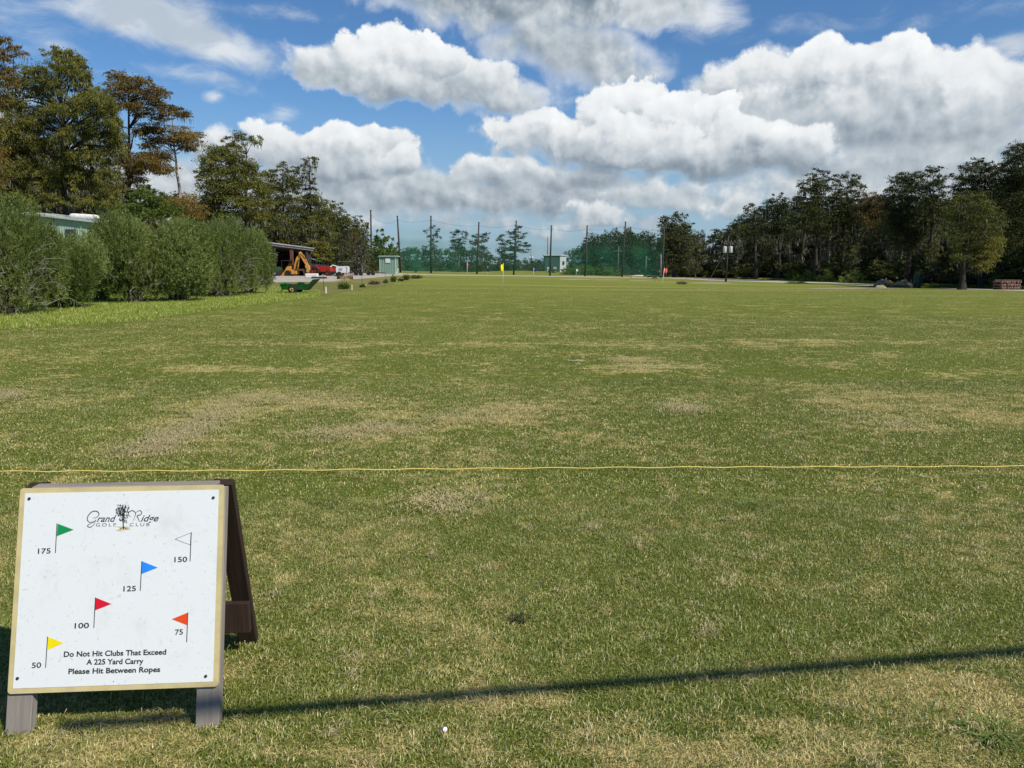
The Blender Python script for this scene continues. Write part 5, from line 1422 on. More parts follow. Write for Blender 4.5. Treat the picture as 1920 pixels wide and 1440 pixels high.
def tree_from_pads(name, label, cat, base, trunk, pads, leaf, bark, r0, per, L, Wd, droop, seed, group=None, moss=None, limbs=True, sub=.34, flat=.6, up=0.0, flare=1.8, clump=34):
    """base: world position; trunk: list of points, pads: rows - all relative to the base"""
    rnd = random.Random(seed)
    t = empty(name, label, cat, base, group=group)
    mb = MB()
    n = len(trunk)
    pts = [Vector(p) for p in trunk]
    z0 = pts[0].z; z1 = pts[-1].z
    fine = []
    for i in range(n - 1):
        for k in range(4): fine.append(pts[i].lerp(pts[i + 1], k / 4))
    fine.append(pts[-1])
    H = max(z1 - z0, .1)
    rad = [r0 * ((1 - (p.z - z0) / H) * .85 + .12) + r0 * (flare - 1) * math.exp(-(p.z - z0) / (.06 * H + .01)) for p in fine]
    for i in range(1, len(fine) - 1):
        fine[i] = fine[i] + Vector((rnd.uniform(-1, 1), rnd.uniform(-1, 1), 0)) * r0 * .25
    mb.tube(fine, rad, 9, cap=False)
    if limbs:
        for p in pads:
            c = Vector(p[:3])
            want = c.z - .25 * math.hypot(c.x, c.y) - .3
            j = min(range(len(fine)), key=lambda i: abs(fine[i].z - want))
            if (c - fine[j]).length > .4:
                rr_ = max(.02, min(.10 * (c - fine[j]).length ** .7, rad[j] * .6))
                limb(mb, fine[j], c, rr_, rr_ * .3, rnd)
                for _ in range(3):
                    q = c + Vector((rnd.uniform(-1, 1) * p[3], rnd.uniform(-1, 1) * p[4], rnd.uniform(-.5, .7) * p[5])) * .85
                    limb(mb, c.lerp(fine[j], .3), q, rr_ * .4, rr_ * .12, rnd, .04, 3)
    mb.build('trunk', bark, t)
    V, T = foliage(pads, per, L, Wd, droop, seed, sub, flat, up, clump=clump)
    np_mesh('crown', V, 4, leaf, t, {'tint': T})
    if moss:
        rs = np.random.RandomState(seed + 5); k = moss
        idx = rs.randint(0, len(pads), k); P_ = np.array([pads[i] for i in idx])
        p = P_[:, :3] + np.stack([rs.uniform(-.85, .85, k) * P_[:, 3], rs.uniform(-.85, .85, k) * P_[:, 4], -P_[:, 5] * rs.uniform(.1, .9, k)], 1)
        d = np.stack([rs.randn(k) * .08, rs.randn(k) * .08, -np.ones(k)], 1); a = rs.rand(k) * 6.28
        sd = np.stack([np.cos(a), np.sin(a), np.zeros(k)], 1) * (Wd * .45)
        LL = (L * rs.uniform(1.2, 4.0, k))[:, None]
        V = np.stack([p, p + d * LL * .3 + sd, p + d * LL, p + d * LL * .3 - sd], 1)
        tag(np_mesh('hanging_moss', V, 4, L_MOSS, t, {'tint': rs.rand(k)}), kind='stuff')
    return t

def hero(name, label, cat, Y, trunk, pads, leaf, bark=None, r0=.35, per=60, leafpx=3.4, droop=.5, seed=1, dj=.55, tint=.5, moss=None, wide=.42, basey=None, puff=1.25, **kw):
    """a tree described by its outline in the photograph, given its distance, real size and real depth"""
    rnd = random.Random(seed)
    k = Y / F_PX
    x0, y0 = trunk[0]
    b = W(x0, y0, Y); gz = float(rise(b.x, Y)); b.z = gz
    tr_ = [Vector((0, 0, 0))]
    for (px, py) in trunk[1:]:
        p = W(px, py, Y); tr_.append(Vector((p.x - b.x, rnd.uniform(-.2, .2), max(p.z - gz, .3))))
    R_ = max(abs(p[0] - x0) + p[2] for p in pads) * k
    rows = []
    for i, p in enumerate(pads):
        px, py, rx, ry = p[:4]; tn = p[4] if len(p) > 4 else tint
        c = W(px, py, Y); dx = abs(px - x0) * k
        free = math.sqrt(max(R_ * R_ * .8 - dx * dx, .3))
        dy = rnd.uniform(-1, 1) * free * dj
        s = (Y + dy) / Y
        c = W(px, py, Y + dy)
        rows.append((c.x - b.x, dy, c.z - gz, rx * k * s, max(rx * k * .8, .6), ry * k * s * puff, tn + rnd.uniform(-.1, .1)))
        if rx > 14:   # depth: a companion pad on the other side of the trunk
            dy2 = -dy + rnd.uniform(-.5, .5)
            c = W(px + rnd.uniform(-4, 4), py + rnd.uniform(-2, 5), Y + dy2)
            rows.append((c.x - b.x, dy2, c.z - gz, rx * k * .75, rx * k * .6, ry * k * .75, tn - .05))
    L = leafpx * k
    return tree_from_pads(name, label, cat, b, tr_, rows, leaf, bark or BARK_D, r0, 1.45 * per / (L * L * 9), L, L * wide, droop, seed, moss=moss, **kw)
CY = 'cypress tree'
# ---- left-hand group, nearest first
hero('cypress_tree', 'rust tinted cypress cut off by the top left corner', CY, 62, [(-18, 510), (-20, 300), (-12, 60)],
     [(5, 70, 14, 10), (22, 88, 16, 9), (6, 105, 20, 10), (44, 101, 11, 5), (12, 128, 24, 10), (22, 150, 22, 10), (-25, 80, 22, 16), (-30, 130, 30, 22), (-20, 175, 36, 24), (-45, 220, 40, 30), (-30, 280, 44, 30), (-40, 340, 44, 30), (-60, 150, 30, 30)],
     L_RUST, r0=.38, seed=3, droop=.6, moss=500, per=56)
hero('cypress_tree', 'tallest broad cypress at left with weeping dark olive crown', CY, 70, [(124, 505), (120, 300), (108, 112)],
     [(105, 98, 22, 9), (128, 108, 26, 12), (150, 120, 16, 14), (118, 130, 34, 18), (150, 148, 26, 20), (100, 160, 24, 18), (165, 175, 20, 20), (62, 135, 30, 12), (72, 165, 34, 16), (32, 160, 28, 16), (20, 190, 36, 20),
      (140, 200, 34, 18), (185, 190, 34, 20), (205, 215, 24, 22), (95, 205, 34, 18), (58, 225, 40, 22), (15, 240, 38, 26), (165, 240, 40, 22), (215, 245, 20, 22), (110, 250, 30, 22),
      (75, 265, 36, 18, .75), (30, 285, 36, 24), (130, 290, 36, 20), (180, 285, 34, 22), (215, 275, 24, 20), (50, 320, 44, 22), (100, 330, 30, 20, .7), (150, 330, 36, 22), (195, 325, 30, 24),
      (20, 360, 34, 24), (80, 370, 36, 16), (150, 375, 40, 16), (200, 370, 26, 20), (135, 350, 18, 10, .9), (90, 345, 24, 8, .9), (10, 330, 30, 20)],
     L_OLIVE, r0=.55, seed=5, droop=1.3, moss=1800, per=100, wide=.36, dj=.5, sub=.26, clump=60, flat=.9)
hero('cypress_tree', 'orange crowned cypress between the weeping tree and the bare trunk', CY, 82, [(240, 505), (243, 330), (240, 150)],
     [(215, 142, 16, 6), (235, 146, 26, 8), (268, 152, 22, 7), (240, 165, 36, 9), (290, 168, 22, 8), (312, 172, 10, 6), (275, 182, 34, 9), (215, 178, 20, 10), (240, 195, 30, 9), (290, 196, 22, 8), (265, 210, 24, 8), (305, 208, 14, 6), (205, 200, 18, 12),
      (195, 168, 14, 10, .2), (222, 262, 26, 13, .4), (212, 240, 14, 10, .3), (262, 243, 16, 8), (276, 300, 42, 9), (262, 315, 36, 9), (300, 316, 32, 8), (225, 300, 28, 14, .3), (240, 335, 34, 10, .3), (215, 350, 24, 14, .3), (260, 358, 26, 10, .3)],
     L_RUST, r0=.36, seed=8, droop=.45, moss=600, per=60)
hero('cypress_tree', 'tall thin cypress with long bare pale trunk and flat layers', CY, 84, [(345, 505), (337, 360), (328, 285), (322, 205)],
     [(320, 203, 22, 5), (340, 212, 20, 4), (354, 218, 9, 4), (302, 215, 18, 5), (298, 226, 14, 5), (292, 240, 28, 7, .8), (272, 246, 16, 6), (345, 250, 34, 8, .85), (368, 265, 14, 7, .8), (330, 262, 30, 8, .7), (290, 262, 26, 7, .5), (280, 275, 18, 5, .3), (355, 275, 20, 6, .6),
      (298, 288, 26, 5, .2), (285, 293, 22, 5, .2), (330, 372, 36, 9, .8), (350, 384, 28, 8, .7), (310, 385, 30, 10, .5)],
     L_RUST, BARK_P, r0=.30, seed=9, droop=.4, moss=400, tint=.25, per=66, flare=1.2)
hero('cypress_tree', 'flat topped cypress with an open umbrella of twigs above the shrubs', CY, 105, [(462, 507), (461, 380), (462, 290), (455, 262)],
     [(428, 262, 12, 5), (445, 254, 16, 5), (466, 260, 12, 4), (484, 262, 15, 5), (440, 272, 18, 4), (408, 284, 24, 10), (432, 292, 32, 12), (455, 305, 30, 10), (395, 300, 24, 12), (474, 318, 16, 6), (402, 318, 26, 10), (440, 322, 34, 11), (482, 328, 20, 8),
      (380, 318, 14, 9), (425, 340, 44, 12), (390, 338, 24, 12), (470, 345, 34, 12), (420, 362, 40, 14), (490, 358, 22, 9), (455, 375, 44, 14), (395, 375, 30, 18), (500, 378, 16, 8, .8), (430, 400, 44, 14), (480, 400, 30, 16), (380, 405, 30, 18)],
     L_OLIVE, r0=.34, seed=11, droop=.45, moss=600, per=66, tint=.5, puff=1.5)
hero('cypress_tree', 'dark cypress rising just left behind the open barn', CY, 126, [(532, 508), (532, 400), (529, 316)],
     [(527, 310, 12, 4), (515, 316, 9, 4), (538, 318, 12, 4), (505, 326, 12, 7), (540, 328, 16, 5), (515, 335, 14, 6), (545, 342, 16, 9), (508, 350, 20, 7), (528, 355, 18, 7), (500, 364, 16, 8), (540, 370, 24, 9), (515, 382, 30, 9), (545, 395, 24, 12), (505, 402, 30, 12), (530, 418, 34, 12), (505, 432, 34, 14), (545, 440, 28, 14)],
     L_OLIVE, r0=.34, seed=13, droop=.4, moss=500, per=66, tint=.28, puff=1.6)
hero('cypress_tree', 'spindly topped cypress standing above its neighbours behind the barn', CY, 130, [(584, 508), (582, 400), (581, 298)],
     [(580, 296, 10, 3), (590, 300, 7, 3), (573, 303, 7, 4), (585, 310, 9, 3), (562, 314, 13, 4), (572, 322, 8, 4), (553, 322, 8, 4), (580, 333, 12, 6), (566, 338, 14, 5), (558, 350, 18, 6), (582, 352, 12, 5), (575, 368, 24, 8), (590, 380, 22, 9), (570, 392, 28, 10), (600, 400, 20, 9), (588, 415, 34, 12), (565, 425, 30, 12), (600, 440, 30, 14)],
     L_OLIVE, r0=.32, seed=14, droop=.4, moss=500, per=66, tint=.25, puff=1.6)
hero('cypress_tree', 'rounded dark cypress at the right end of the left grove', CY, 150, [(672, 509), (672, 460), (670, 412)],
     [(672, 411, 12, 4), (662, 418, 14, 5), (684, 422, 9, 6), (674, 432, 20, 7), (660, 442, 18, 8), (682, 446, 14, 9), (672, 460, 22, 10), (655, 465, 20, 10), (684, 474, 12, 9), (665, 482, 24, 10), (680, 493, 14, 8)],
     L_OLIVE, r0=.3, seed=15, droop=.3, moss=250, per=66, tint=.3, puff=1.6)
hero('cypress_tree', 'dark cypress in the left grove directly above the red tractor', CY, 145, [(622, 509), (620, 450), (618, 382)],
     [(612, 379, 14, 5), (630, 384, 12, 4), (604, 388, 10, 5), (620, 394, 22, 6), (640, 400, 14, 5), (612, 408, 28, 9), (640, 414, 20, 7), (625, 424, 34, 9), (604, 436, 24, 10), (640, 440, 26, 10), (622, 455, 34, 12), (610, 472, 30, 12), (640, 478, 26, 12)],
     L_OLIVE, r0=.3, seed=16, droop=.3, moss=350, per=66, tint=.28, puff=1.6)
hero('cypress_tree', 'yellowish green young cypress beside the barn roof', CY, 118, [(607, 510), (606, 440)],
     [(606, 448, 12, 5), (600, 456, 20, 6), (614, 464, 16, 7), (596, 470, 20, 7), (610, 480, 18, 7), (600, 488, 14, 6)], L_OLIVE, r0=.18, seed=17, droop=.4, per=66, tint=.85)
hero('young_oak', 'small leafy green tree rising behind the shrubs under the orange cypress', 'tree', 58, [(282, 512), (280, 400)],
     [(270, 352, 12, 8), (262, 362, 22, 10), (285, 368, 24, 10), (300, 380, 26, 12), (258, 382, 28, 12), (280, 395, 34, 14), (320, 395, 24, 12), (245, 400, 26, 14)],
     L_LIME, r0=.16, seed=18, droop=.05, per=50, tint=.3, wide=.6)
hero('young_cypress', 'short orange-brown cypress whose top shows over the shrubs', CY, 60, [(345, 512), (345, 400)],
     [(335, 382, 26, 8), (355, 388, 24, 8), (320, 396, 26, 9), (345, 402, 34, 10), (375, 398, 16, 9)], L_RUST, r0=.14, seed=19, droop=.4, per=60, tint=.6)
hero('leafy_tree', 'light green tree behind the tall pole right of the left grove', 'tree', 205, [(718, 508), (718, 450)],
     [(712, 434, 7, 5), (705, 444, 9, 7), (722, 447, 9, 6), (713, 456, 15, 9), (735, 458, 10, 8), (705, 472, 12, 12), (728, 474, 16, 12), (746, 478, 10, 12), (712, 492, 16, 12), (738, 495, 16, 10)],
     L_LIME, BARK_G, r0=.3, seed=20, droop=.1, per=60, tint=.5, wide=.6)

# ---- far trees behind the nets
FARC = [('dead topped cypress behind the third net pole from the left', [(812, 508), (812, 430)], [(799, 432, 6, 2), (810, 424, 7, 2.5), (821, 430, 7, 3), (816, 438, 8, 2.5), (806, 444, 6, 2), (822, 444, 6, 2.5), (812, 452, 9, 4), (808, 464, 12, 5)]),
        ('round headed far cypress left of the fourth net pole', [(860, 508), (860, 440)], [(860, 433, 11, 3.5), (850, 440, 8, 3.5), (870, 441, 7, 5), (848, 449, 7, 3), (862, 449, 14, 4), (857, 459, 16, 5), (866, 470, 14, 5)]),
        ('broad flat far cypress around the fourth net pole', [(900, 508), (898, 445)], [(888, 444, 8, 3), (902, 441, 12, 3), (914, 437, 4, 1.8), (908, 449, 10, 3), (893, 454, 14, 4), (905, 461, 12, 4), (896, 470, 16, 5)]),
        ('layered far cypress behind the fifth net pole, tallest of the middle', [(966, 508), (968, 424)], [(974, 424, 9, 2.5), (966, 430, 6, 2), (960, 436, 12, 2.5), (981, 437, 7, 2), (970, 445, 14, 3), (940, 442, 8, 3), (934, 449, 8, 3), (948, 454, 14, 3.5), (975, 456, 12, 2.5), (988, 461, 10, 2), (960, 465, 18, 3.5), (940, 468, 14, 4), (982, 470, 10, 2.5), (950, 480, 18, 5)])]
for i, (lab, tr_, pd) in enumerate(FARC):
    hero('far_cypress', lab, CY, 245, tr_, pd, L_FAR, BARK_G, r0=.28, seed=30 + i, droop=.3, moss=60, per=66, tint=.35, leafpx=2.6)
# ---- right-hand group
RH = [('fan topped cypress at the left end of the right-hand forest', 185, [(1264, 518), (1266, 405)], [(1274, 400, 9, 3), (1262, 406, 12, 4), (1284, 408, 9, 4), (1248, 412, 12, 4), (1240, 420, 10, 3), (1268, 418, 22, 6), (1292, 422, 9, 4), (1252, 430, 18, 6), (1278, 434, 22, 7), (1262, 446, 28, 8), (1284, 455, 20, 9), (1254, 462, 20, 10), (1272, 475, 28, 10), (1258, 492, 20, 10), (1286, 492, 22, 10)], L_DARK, .6),
      ('cypress with a small umbrella of branches poking left out of the forest edge', 160, [(1418, 515), (1414, 390)], [(1400, 390, 7, 2.5), (1412, 386, 9, 3), (1424, 389, 7, 3), (1416, 398, 16, 4), (1400, 408, 18, 5), (1424, 410, 20, 7), (1396, 424, 24, 8), (1420, 432, 26, 10)], L_DARK, .6),
      ('broad dark cypress left of the two tallest mid-forest trees', 152, [(1462, 516), (1458, 375)], [(1458, 367, 9, 3), (1448, 374, 12, 4), (1470, 376, 12, 4), (1440, 383, 12, 4), (1462, 388, 24, 6), (1444, 398, 24, 7), (1474, 400, 18, 8), (1456, 414, 30, 9), (1440, 430, 26, 10), (1472, 432, 26, 12)], L_DARK, .5),
      ('tall pointed cypress, highest tree in the middle of the right-hand forest', 138, [(1530, 518), (1532, 330)], [(1530, 323, 11, 4), (1542, 326, 12, 4), (1520, 333, 12, 4), (1536, 340, 22, 6), (1512, 347, 14, 5), (1550, 350, 12, 6), (1528, 356, 24, 7), (1502, 362, 12, 5), (1498, 374, 18, 6), (1538, 372, 26, 8), (1515, 386, 30, 9), (1492, 395, 18, 9), (1545, 392, 22, 10), (1520, 410, 38, 12), (1545, 425, 26, 12), (1498, 425, 26, 12)], L_DARK, .6),
      ('forked open cypress right beside the highest mid-forest tree', 138, [(1578, 518), (1582, 400), (1590, 340)], [(1590, 330, 14, 4), (1604, 335, 10, 4), (1575, 334, 12, 4), (1598, 344, 16, 5), (1568, 348, 14, 5), (1614, 350, 9, 4), (1582, 358, 18, 6), (1608, 362, 14, 5), (1570, 372, 18, 7), (1598, 378, 18, 6), (1620, 372, 8, 4), (1584, 394, 28, 9), (1610, 400, 20, 9), (1575, 415, 30, 12)], L_DARK, .6),
      ('rust topped cypress in a dip of the right-hand forest skyline', 128, [(1640, 520), (1640, 375)], [(1640, 368, 18, 4), (1622, 374, 14, 5), (1655, 374, 12, 4), (1638, 380, 26, 6), (1620, 392, 20, 9), (1652, 392, 20, 10), (1636, 408, 28, 12)], L_RUST, .25),
      ('wide dark cypress left of the sky gap near the leaning barrel', 108, [(1702, 530), (1704, 340)], [(1700, 330, 20, 4), (1720, 328, 10, 4), (1685, 338, 18, 6), (1712, 341, 22, 6), (1672, 350, 14, 6), (1698, 354, 26, 8), (1726, 352, 12, 6), (1672, 368, 20, 8), (1708, 372, 30, 10), (1684, 388, 30, 12), (1720, 394, 24, 12), (1690, 412, 36, 14), (1676, 432, 28, 14), (1716, 432, 30, 16), (1700, 455, 34, 14)], L_DARK, .55),
      ('thin spreading cypress with a high tufted head left of the weeping tree', 104, [(1746, 530), (1748, 330)], [(1747, 315, 9, 4), (1758, 320, 12, 5), (1740, 325, 10, 4), (1764, 332, 10, 5), (1730, 332, 10, 4), (1752, 340, 16, 5), (1768, 348, 12, 5), (1740, 352, 16, 6), (1756, 366, 22, 8), (1736, 378, 22, 10), (1762, 390, 22, 12), (1745, 410, 28, 14)], L_DARK, .6),
      ('flat layered cypress behind the weeping tree, second from the right edge', 92, [(1842, 532), (1840, 320)], [(1838, 300, 9, 4), (1826, 306, 14, 5), (1808, 316, 14, 4), (1848, 310, 14, 5), (1832, 320, 24, 6), (1862, 322, 16, 6), (1790, 332, 14, 4), (1812, 336, 26, 6), (1850, 338, 28, 8), (1786, 350, 14, 5), (1822, 354, 34, 8), (1868, 354, 26, 10), (1800, 370, 26, 7), (1845, 374, 36, 12), (1880, 378, 24, 12), (1790, 392, 26, 10)], L_DARK, .5),
      ('tallest dark cypress cut off by the right edge', 86, [(1918, 535), (1916, 290)], [(1908, 272, 14, 5), (1922, 276, 16, 6), (1897, 284, 14, 5), (1914, 292, 26, 8), (1892, 304, 18, 6), (1935, 290, 20, 10), (1880, 312, 14, 5), (1908, 316, 34, 10), (1940, 318, 26, 14), (1888, 334, 26, 9), (1925, 342, 40, 14), (1890, 358, 30, 12), (1930, 370, 44, 18), (1895, 386, 34, 14), (1950, 400, 44, 20), (1905, 412, 36, 18), (1930, 440, 44, 24), (1895, 455, 30, 20)], L_DARK, .5)]
for i, (lab, Y, tr_, pd, lf, tn) in enumerate(RH):
    hero('cypress_tree', lab, CY, Y, tr_, pd, lf, BARK_D, r0=.34, seed=50 + i, droop=.3, moss=260, per=64, tint=tn, leafpx=3.0, puff=1.7)
hero('weeping_cypress', 'nearest right-hand cypress, weeping olive crown on a short flared trunk', CY, 77, [(1803, 541), (1808, 480), (1812, 380)],
     [(1815, 364, 22, 8), (1838, 368, 20, 9), (1800, 376, 24, 10), (1832, 384, 34, 12), (1858, 386, 18, 10), (1792, 396, 26, 14), (1826, 404, 36, 14), (1862, 404, 24, 14), (1786, 420, 26, 14), (1818, 426, 34, 14), (1854, 424, 34, 14), (1882, 412, 12, 12), (1790, 444, 26, 14), (1828, 448, 40, 14), (1866, 444, 24, 14, .75), (1800, 466, 24, 12), (1840, 468, 36, 13, .75), (1868, 466, 14, 14, .8), (1800, 486, 18, 10), (1838, 488, 26, 12, .8), (1860, 484, 14, 12, .8), (1842, 502, 18, 7, .8), (1812, 500, 14, 7)],  # higher tints at lower right paint in the sunlit side of the crown
     L_OLIVE, BARK_D, r0=.29, seed=70, droop=1.2, moss=300, per=42, tint=.3, wide=.30, flare=1.7, dj=.35)

# ---- trees without a face of their own: a few kinds, copied along the edges of the woods
def generic(kind, seed, leaf, bark, tint, name):
    rnd = random.Random(seed); pads = []
    if kind == 'layered':
        for i in range(22):
            z = 2.2 + 7.6 * (i / 21) ** .9; R_ = (1 - ((z - 2) / 8.6) ** 2.2) * 2.5 + .35
            for _ in range(2):
                a = rnd.uniform(0, 6.28); r = R_ * rnd.uniform(.2, 1)
                pads.append((r * math.cos(a), r * math.sin(a), z + rnd.uniform(-.3, .3), rnd.uniform(.5, 1.15), rnd.uniform(.5, 1.1), rnd.uniform(.22, .42), tint + rnd.uniform(-.15, .2)))
        tr_ = [(0, 0, 0), (.1, 0, 4), (-.05, .1, 9.7)]
    elif kind == 'broad':
        for i in range(46):
            z = rnd.uniform(.9, 9.2); t_ = (z - 5) / 5.2; R_ = math.sqrt(max(1 - t_ * t_, .05)) * 3.1
            a = rnd.uniform(0, 6.28); r = R_ * rnd.uniform(.35, 1)
            pads.append((r * math.cos(a), r * math.sin(a), z, rnd.uniform(.6, 1.3), rnd.uniform(.6, 1.3), rnd.uniform(.45, .9), tint + rnd.uniform(-.2, .2)))
        tr_ = [(0, 0, 0), (.2, 0, 4), (0, .2, 8)]
    elif kind == 'gaunt':
        for i in range(26):
            z = rnd.uniform(1.5, 9.8); R_ = 2.0 if z > 5 else 1.5
            a = rnd.uniform(0, 6.28); r = R_ * rnd.uniform(.2, 1)
            pads.append((r * math.cos(a), r * math.sin(a), z, rnd.uniform(.35, .8), rnd.uniform(.35, .8), rnd.uniform(.2, .5), tint + rnd.uniform(-.2, .2)))
        tr_ = [(0, 0, 0), (-.15, 0, 5), (.1, .1, 9.9)]
    else:   # bush
        for i in range(22):
            a = rnd.uniform(0, 6.28); r = 3.4 * math.sqrt(rnd.random()); z = rnd.uniform(.5, 3.6) * (1 - (r / 4.6) ** 2)
            pads.append((r * math.cos(a), r * math.sin(a), z, rnd.uniform(.9, 1.6), rnd.uniform(.9, 1.6), rnd.uniform(.6, 1.1), tint + rnd.uniform(-.2, .2)))
        tr_ = [(0, 0, 0), (.1, 0, 1.6)]
    per = {'layered': 60, 'broad': 52, 'gaunt': 46, 'bush': 44}[kind]
    L = .30
    return tree_from_pads(name, 'x', 'tree', (0, 0, 0), tr_, pads, leaf, bark, .20 if kind != 'bush' else .08, per, L, L * .42, .3 if kind != 'bush' else 0, seed,
                          moss=220 if kind in ('layered', 'gaunt') else None, up=.2 if kind == 'bush' else 0)
KINDS = {}
for key, kind, seed, leaf, bark, tint, nm in (('lay1', 'layered', 101, L_DARK, BARK_D, .5, 'cypress_tree'), ('lay2', 'layered', 102, L_DARK, BARK_G, .45, 'cypress_tree'), ('layr', 'layered', 103, L_RUST, BARK_D, .15, 'cypress_tree'),
                                            ('layo', 'layered', 104, L_OLIVE, BARK_D, .4, 'cypress_tree'), ('brd1', 'broad', 105, L_DARK, BARK_D, .55, 'broadleaf_tree'), ('brd2', 'broad', 106, L_MID, BARK_G, .15, 'broadleaf_tree'),
                                            ('brdf', 'broad', 107, L_FAR, BARK_G, .35, 'broadleaf_tree'), ('gnt1', 'gaunt', 108, L_DARK, BARK_P, .5, 'swamp_tree'), ('gnt2', 'gaunt', 109, L_DARK, BARK_G, .6, 'swamp_tree'),
                                            ('bsh1', 'bush', 110, L_VINE, BARK_D, .45, 'leafy_bush'), ('bsh2', 'bush', 111, L_DARK, BARK_D, .7, 'thicket_bush'), ('bshf', 'bush', 112, L_FAR, BARK_G, .55, 'thicket_bush')):
    KINDS[key] = [generic(kind, seed, leaf, bark, tint, nm), False]
def place(key, x, y, h, label, cat, group=None, sx_=1.0, rz=None, rnd=random):
    src, used = KINDS[key]
    if used: o = copy_tree(src)
    else: o = src; KINDS[key][1] = True
    s = h / 10.0
    if key.startswith('bsh'): s = h / 4.6
    o.location = (x, y, float(rise(x, y)) - .05); o.rotation_euler = (0, 0, rnd.uniform(0, 6.28) if rz is None else rz)
    o.scale = (s * sx_, s * sx_, s)
    return tag(o, label, cat, group)
def height_to(px, py, x, y):
    """height of a tree at ground point (x, y) whose top is seen at row py"""
    w_ = W(px, py, y); return max(w_.z - float(rise(x, y)), 2.0)
def interp(tab, x):
    for (a, b), (c, d) in zip(tab, tab[1:]):
        if a <= x <= c: return b + (d - b) * (x - a) / (c - a)
    return tab[0][1] if x < tab[0][0] else tab[-1][1]
rnd = random.Random(77)
# forest on the right: ragged rows standing behind one another
EDGEY = [(1180, 215), (1262, 190), (1400, 168), (1500, 148), (1600, 130), (1700, 112), (1800, 98), (1900, 88), (2100, 74), (2500, 60)]
SKYL = [(1180, 432), (1262, 420), (1310, 424), (1380, 412), (1430, 398), (1480, 392), (1520, 372), (1600, 372), (1650, 386), (1700, 368), (1770, 372), (1800, 362), (1850, 350), (1900, 312), (2100, 250), (2500, 150)]
G_FOR = 'trees without number in the right-hand forest'
def fpos(px, dY):
    Y = interp(EDGEY, px) + dY
    return (px - 960) / F_PX * Y * 1.0, Y
for row, (dY, step, lo, hi, keys) in enumerate(((2, 24, 34, 70, ('gnt1', 'gnt2', 'bsh2', 'gnt1', 'brd1')), (9, 26, 10, 40, ('gnt1', 'lay1', 'brd1', 'gnt2', 'lay2')), (18, 28, 0, 26, ('lay1', 'brd1', 'layr', 'lay2', 'brd1', 'brd1')), (30, 34, 2, 30, ('brd1', 'lay2', 'brd1')), (44, 36, 6, 34, ('brd1', 'brd1', 'lay1')))):
    px = 1246
    while px < 2350:
        x, Y = fpos(px, dY + rnd.uniform(-3, 3))
        top = interp(SKYL, px) - 8 + rnd.uniform(lo, hi) * 1.0
        key = rnd.choice(keys)
        names = {'gnt1': 'gaunt pale trunked tree in the right-hand forest', 'gnt2': 'gaunt grey trunked tree in the right-hand forest', 'bsh2': 'dark thicket at the foot of the right-hand forest', 'brd1': 'dense dark leafy tree in the right-hand forest',
                 'lay1': 'dark layered cypress in the right-hand forest', 'lay2': 'dark layered cypress in the right-hand forest', 'layr': 'rust tinted layered cypress deep in the right-hand forest'}
        h = height_to(px, top, x, Y)
        if key == 'bsh2': h = min(h, 6)
        place(key, x, Y, h, names[key], 'tree' if key != 'bsh2' else 'thicket', 'one of the many, ' + names[key], 1.0 if key != 'brd1' else .8, rnd=rnd)
        px += step * rnd.uniform(.7, 1.3)
px = 1250
while px < 2300:
    x, Y = fpos(px, 3 + rnd.uniform(-1.5, 3))
    place('bsh2', x, Y, rnd.uniform(3.0, 6.2), 'dark thicket at the foot of the right-hand forest', 'thicket', 'one of the many, dark thicket at the foot of the right-hand forest', 1.25, rnd=rnd)
    px += 21 * rnd.uniform(.7, 1.3)
for px, py, dY, lab in ((1300, 445, -6, 'lighter olive small tree at the left foot of the right-hand forest'), (1590, 462, -5, 'lighter olive small tree in front of the forked cypress'), (1740, 448, -5, 'olive small tree half way between the barrel and weeping cypress')):
    x, Y = fpos(px, dY); place('layo', x, Y, height_to(px, py, x, Y), lab, 'tree', rnd=rnd)
# grove on the left behind shrubs and barn
G_LG = 'trees filling the left-hand grove'
SKL = [(-300, 180), (0, 235), (120, 262), (200, 310), (260, 362), (330, 392), (400, 380), (500, 382), (560, 388), (640, 408), (690, 428)]
for dY0, dY1, step, lo, hi, keys in ((92, 78, 26, 14, 40, ('gnt2', 'lay2', 'layo', 'brd1')), (120, 118, 24, 6, 34, ('lay1', 'layr', 'layo', 'brd1')), (150, 160, 24, 0, 26, ('brd1', 'lay1', 'layr', 'brd1'))):
    px = -330
    while px < 686:
        f = (px + 330) / 1016.0
        Y = dY0 + (dY1 - dY0) * f + rnd.uniform(-5, 5)
        if 470 < px < 700 and Y < 118: Y = 118 + rnd.uniform(0, 12)
        x = (px - 960) / F_PX * Y
        key = rnd.choice(keys)
        names = {'gnt2': 'gaunt grey trunked tree in the left-hand grove', 'lay1': 'dark layered cypress in the left-hand grove', 'lay2': 'grey trunked cypress in the left-hand grove', 'layo': 'olive layered cypress in the left-hand grove',
                 'layr': 'rust tinted layered cypress in the left-hand grove', 'brd1': 'dense dark leafy tree in the left-hand grove'}
        place(key, x, Y, height_to(px, interp(SKL, px) + rnd.uniform(lo, hi), x, Y), names[key], 'tree', 'one of the many, ' + names[key], rnd=rnd)
        px += step * rnd.uniform(.7, 1.35)
# thickets closing the view under the trees on the left
px = -330
while px < 700:
    Y = rnd.uniform(108, 128) + (14 if px > 480 else 0) + (20 if px > 600 else 0); x = (px - 960) / F_PX * Y
    place('bsh2', x, Y, rnd.uniform(3, 5.5), 'dark thicket under the left-hand grove', 'thicket', G_LG + ', thicket', 1.3, rnd=rnd)
    px += 26 * rnd.uniform(.7, 1.3)
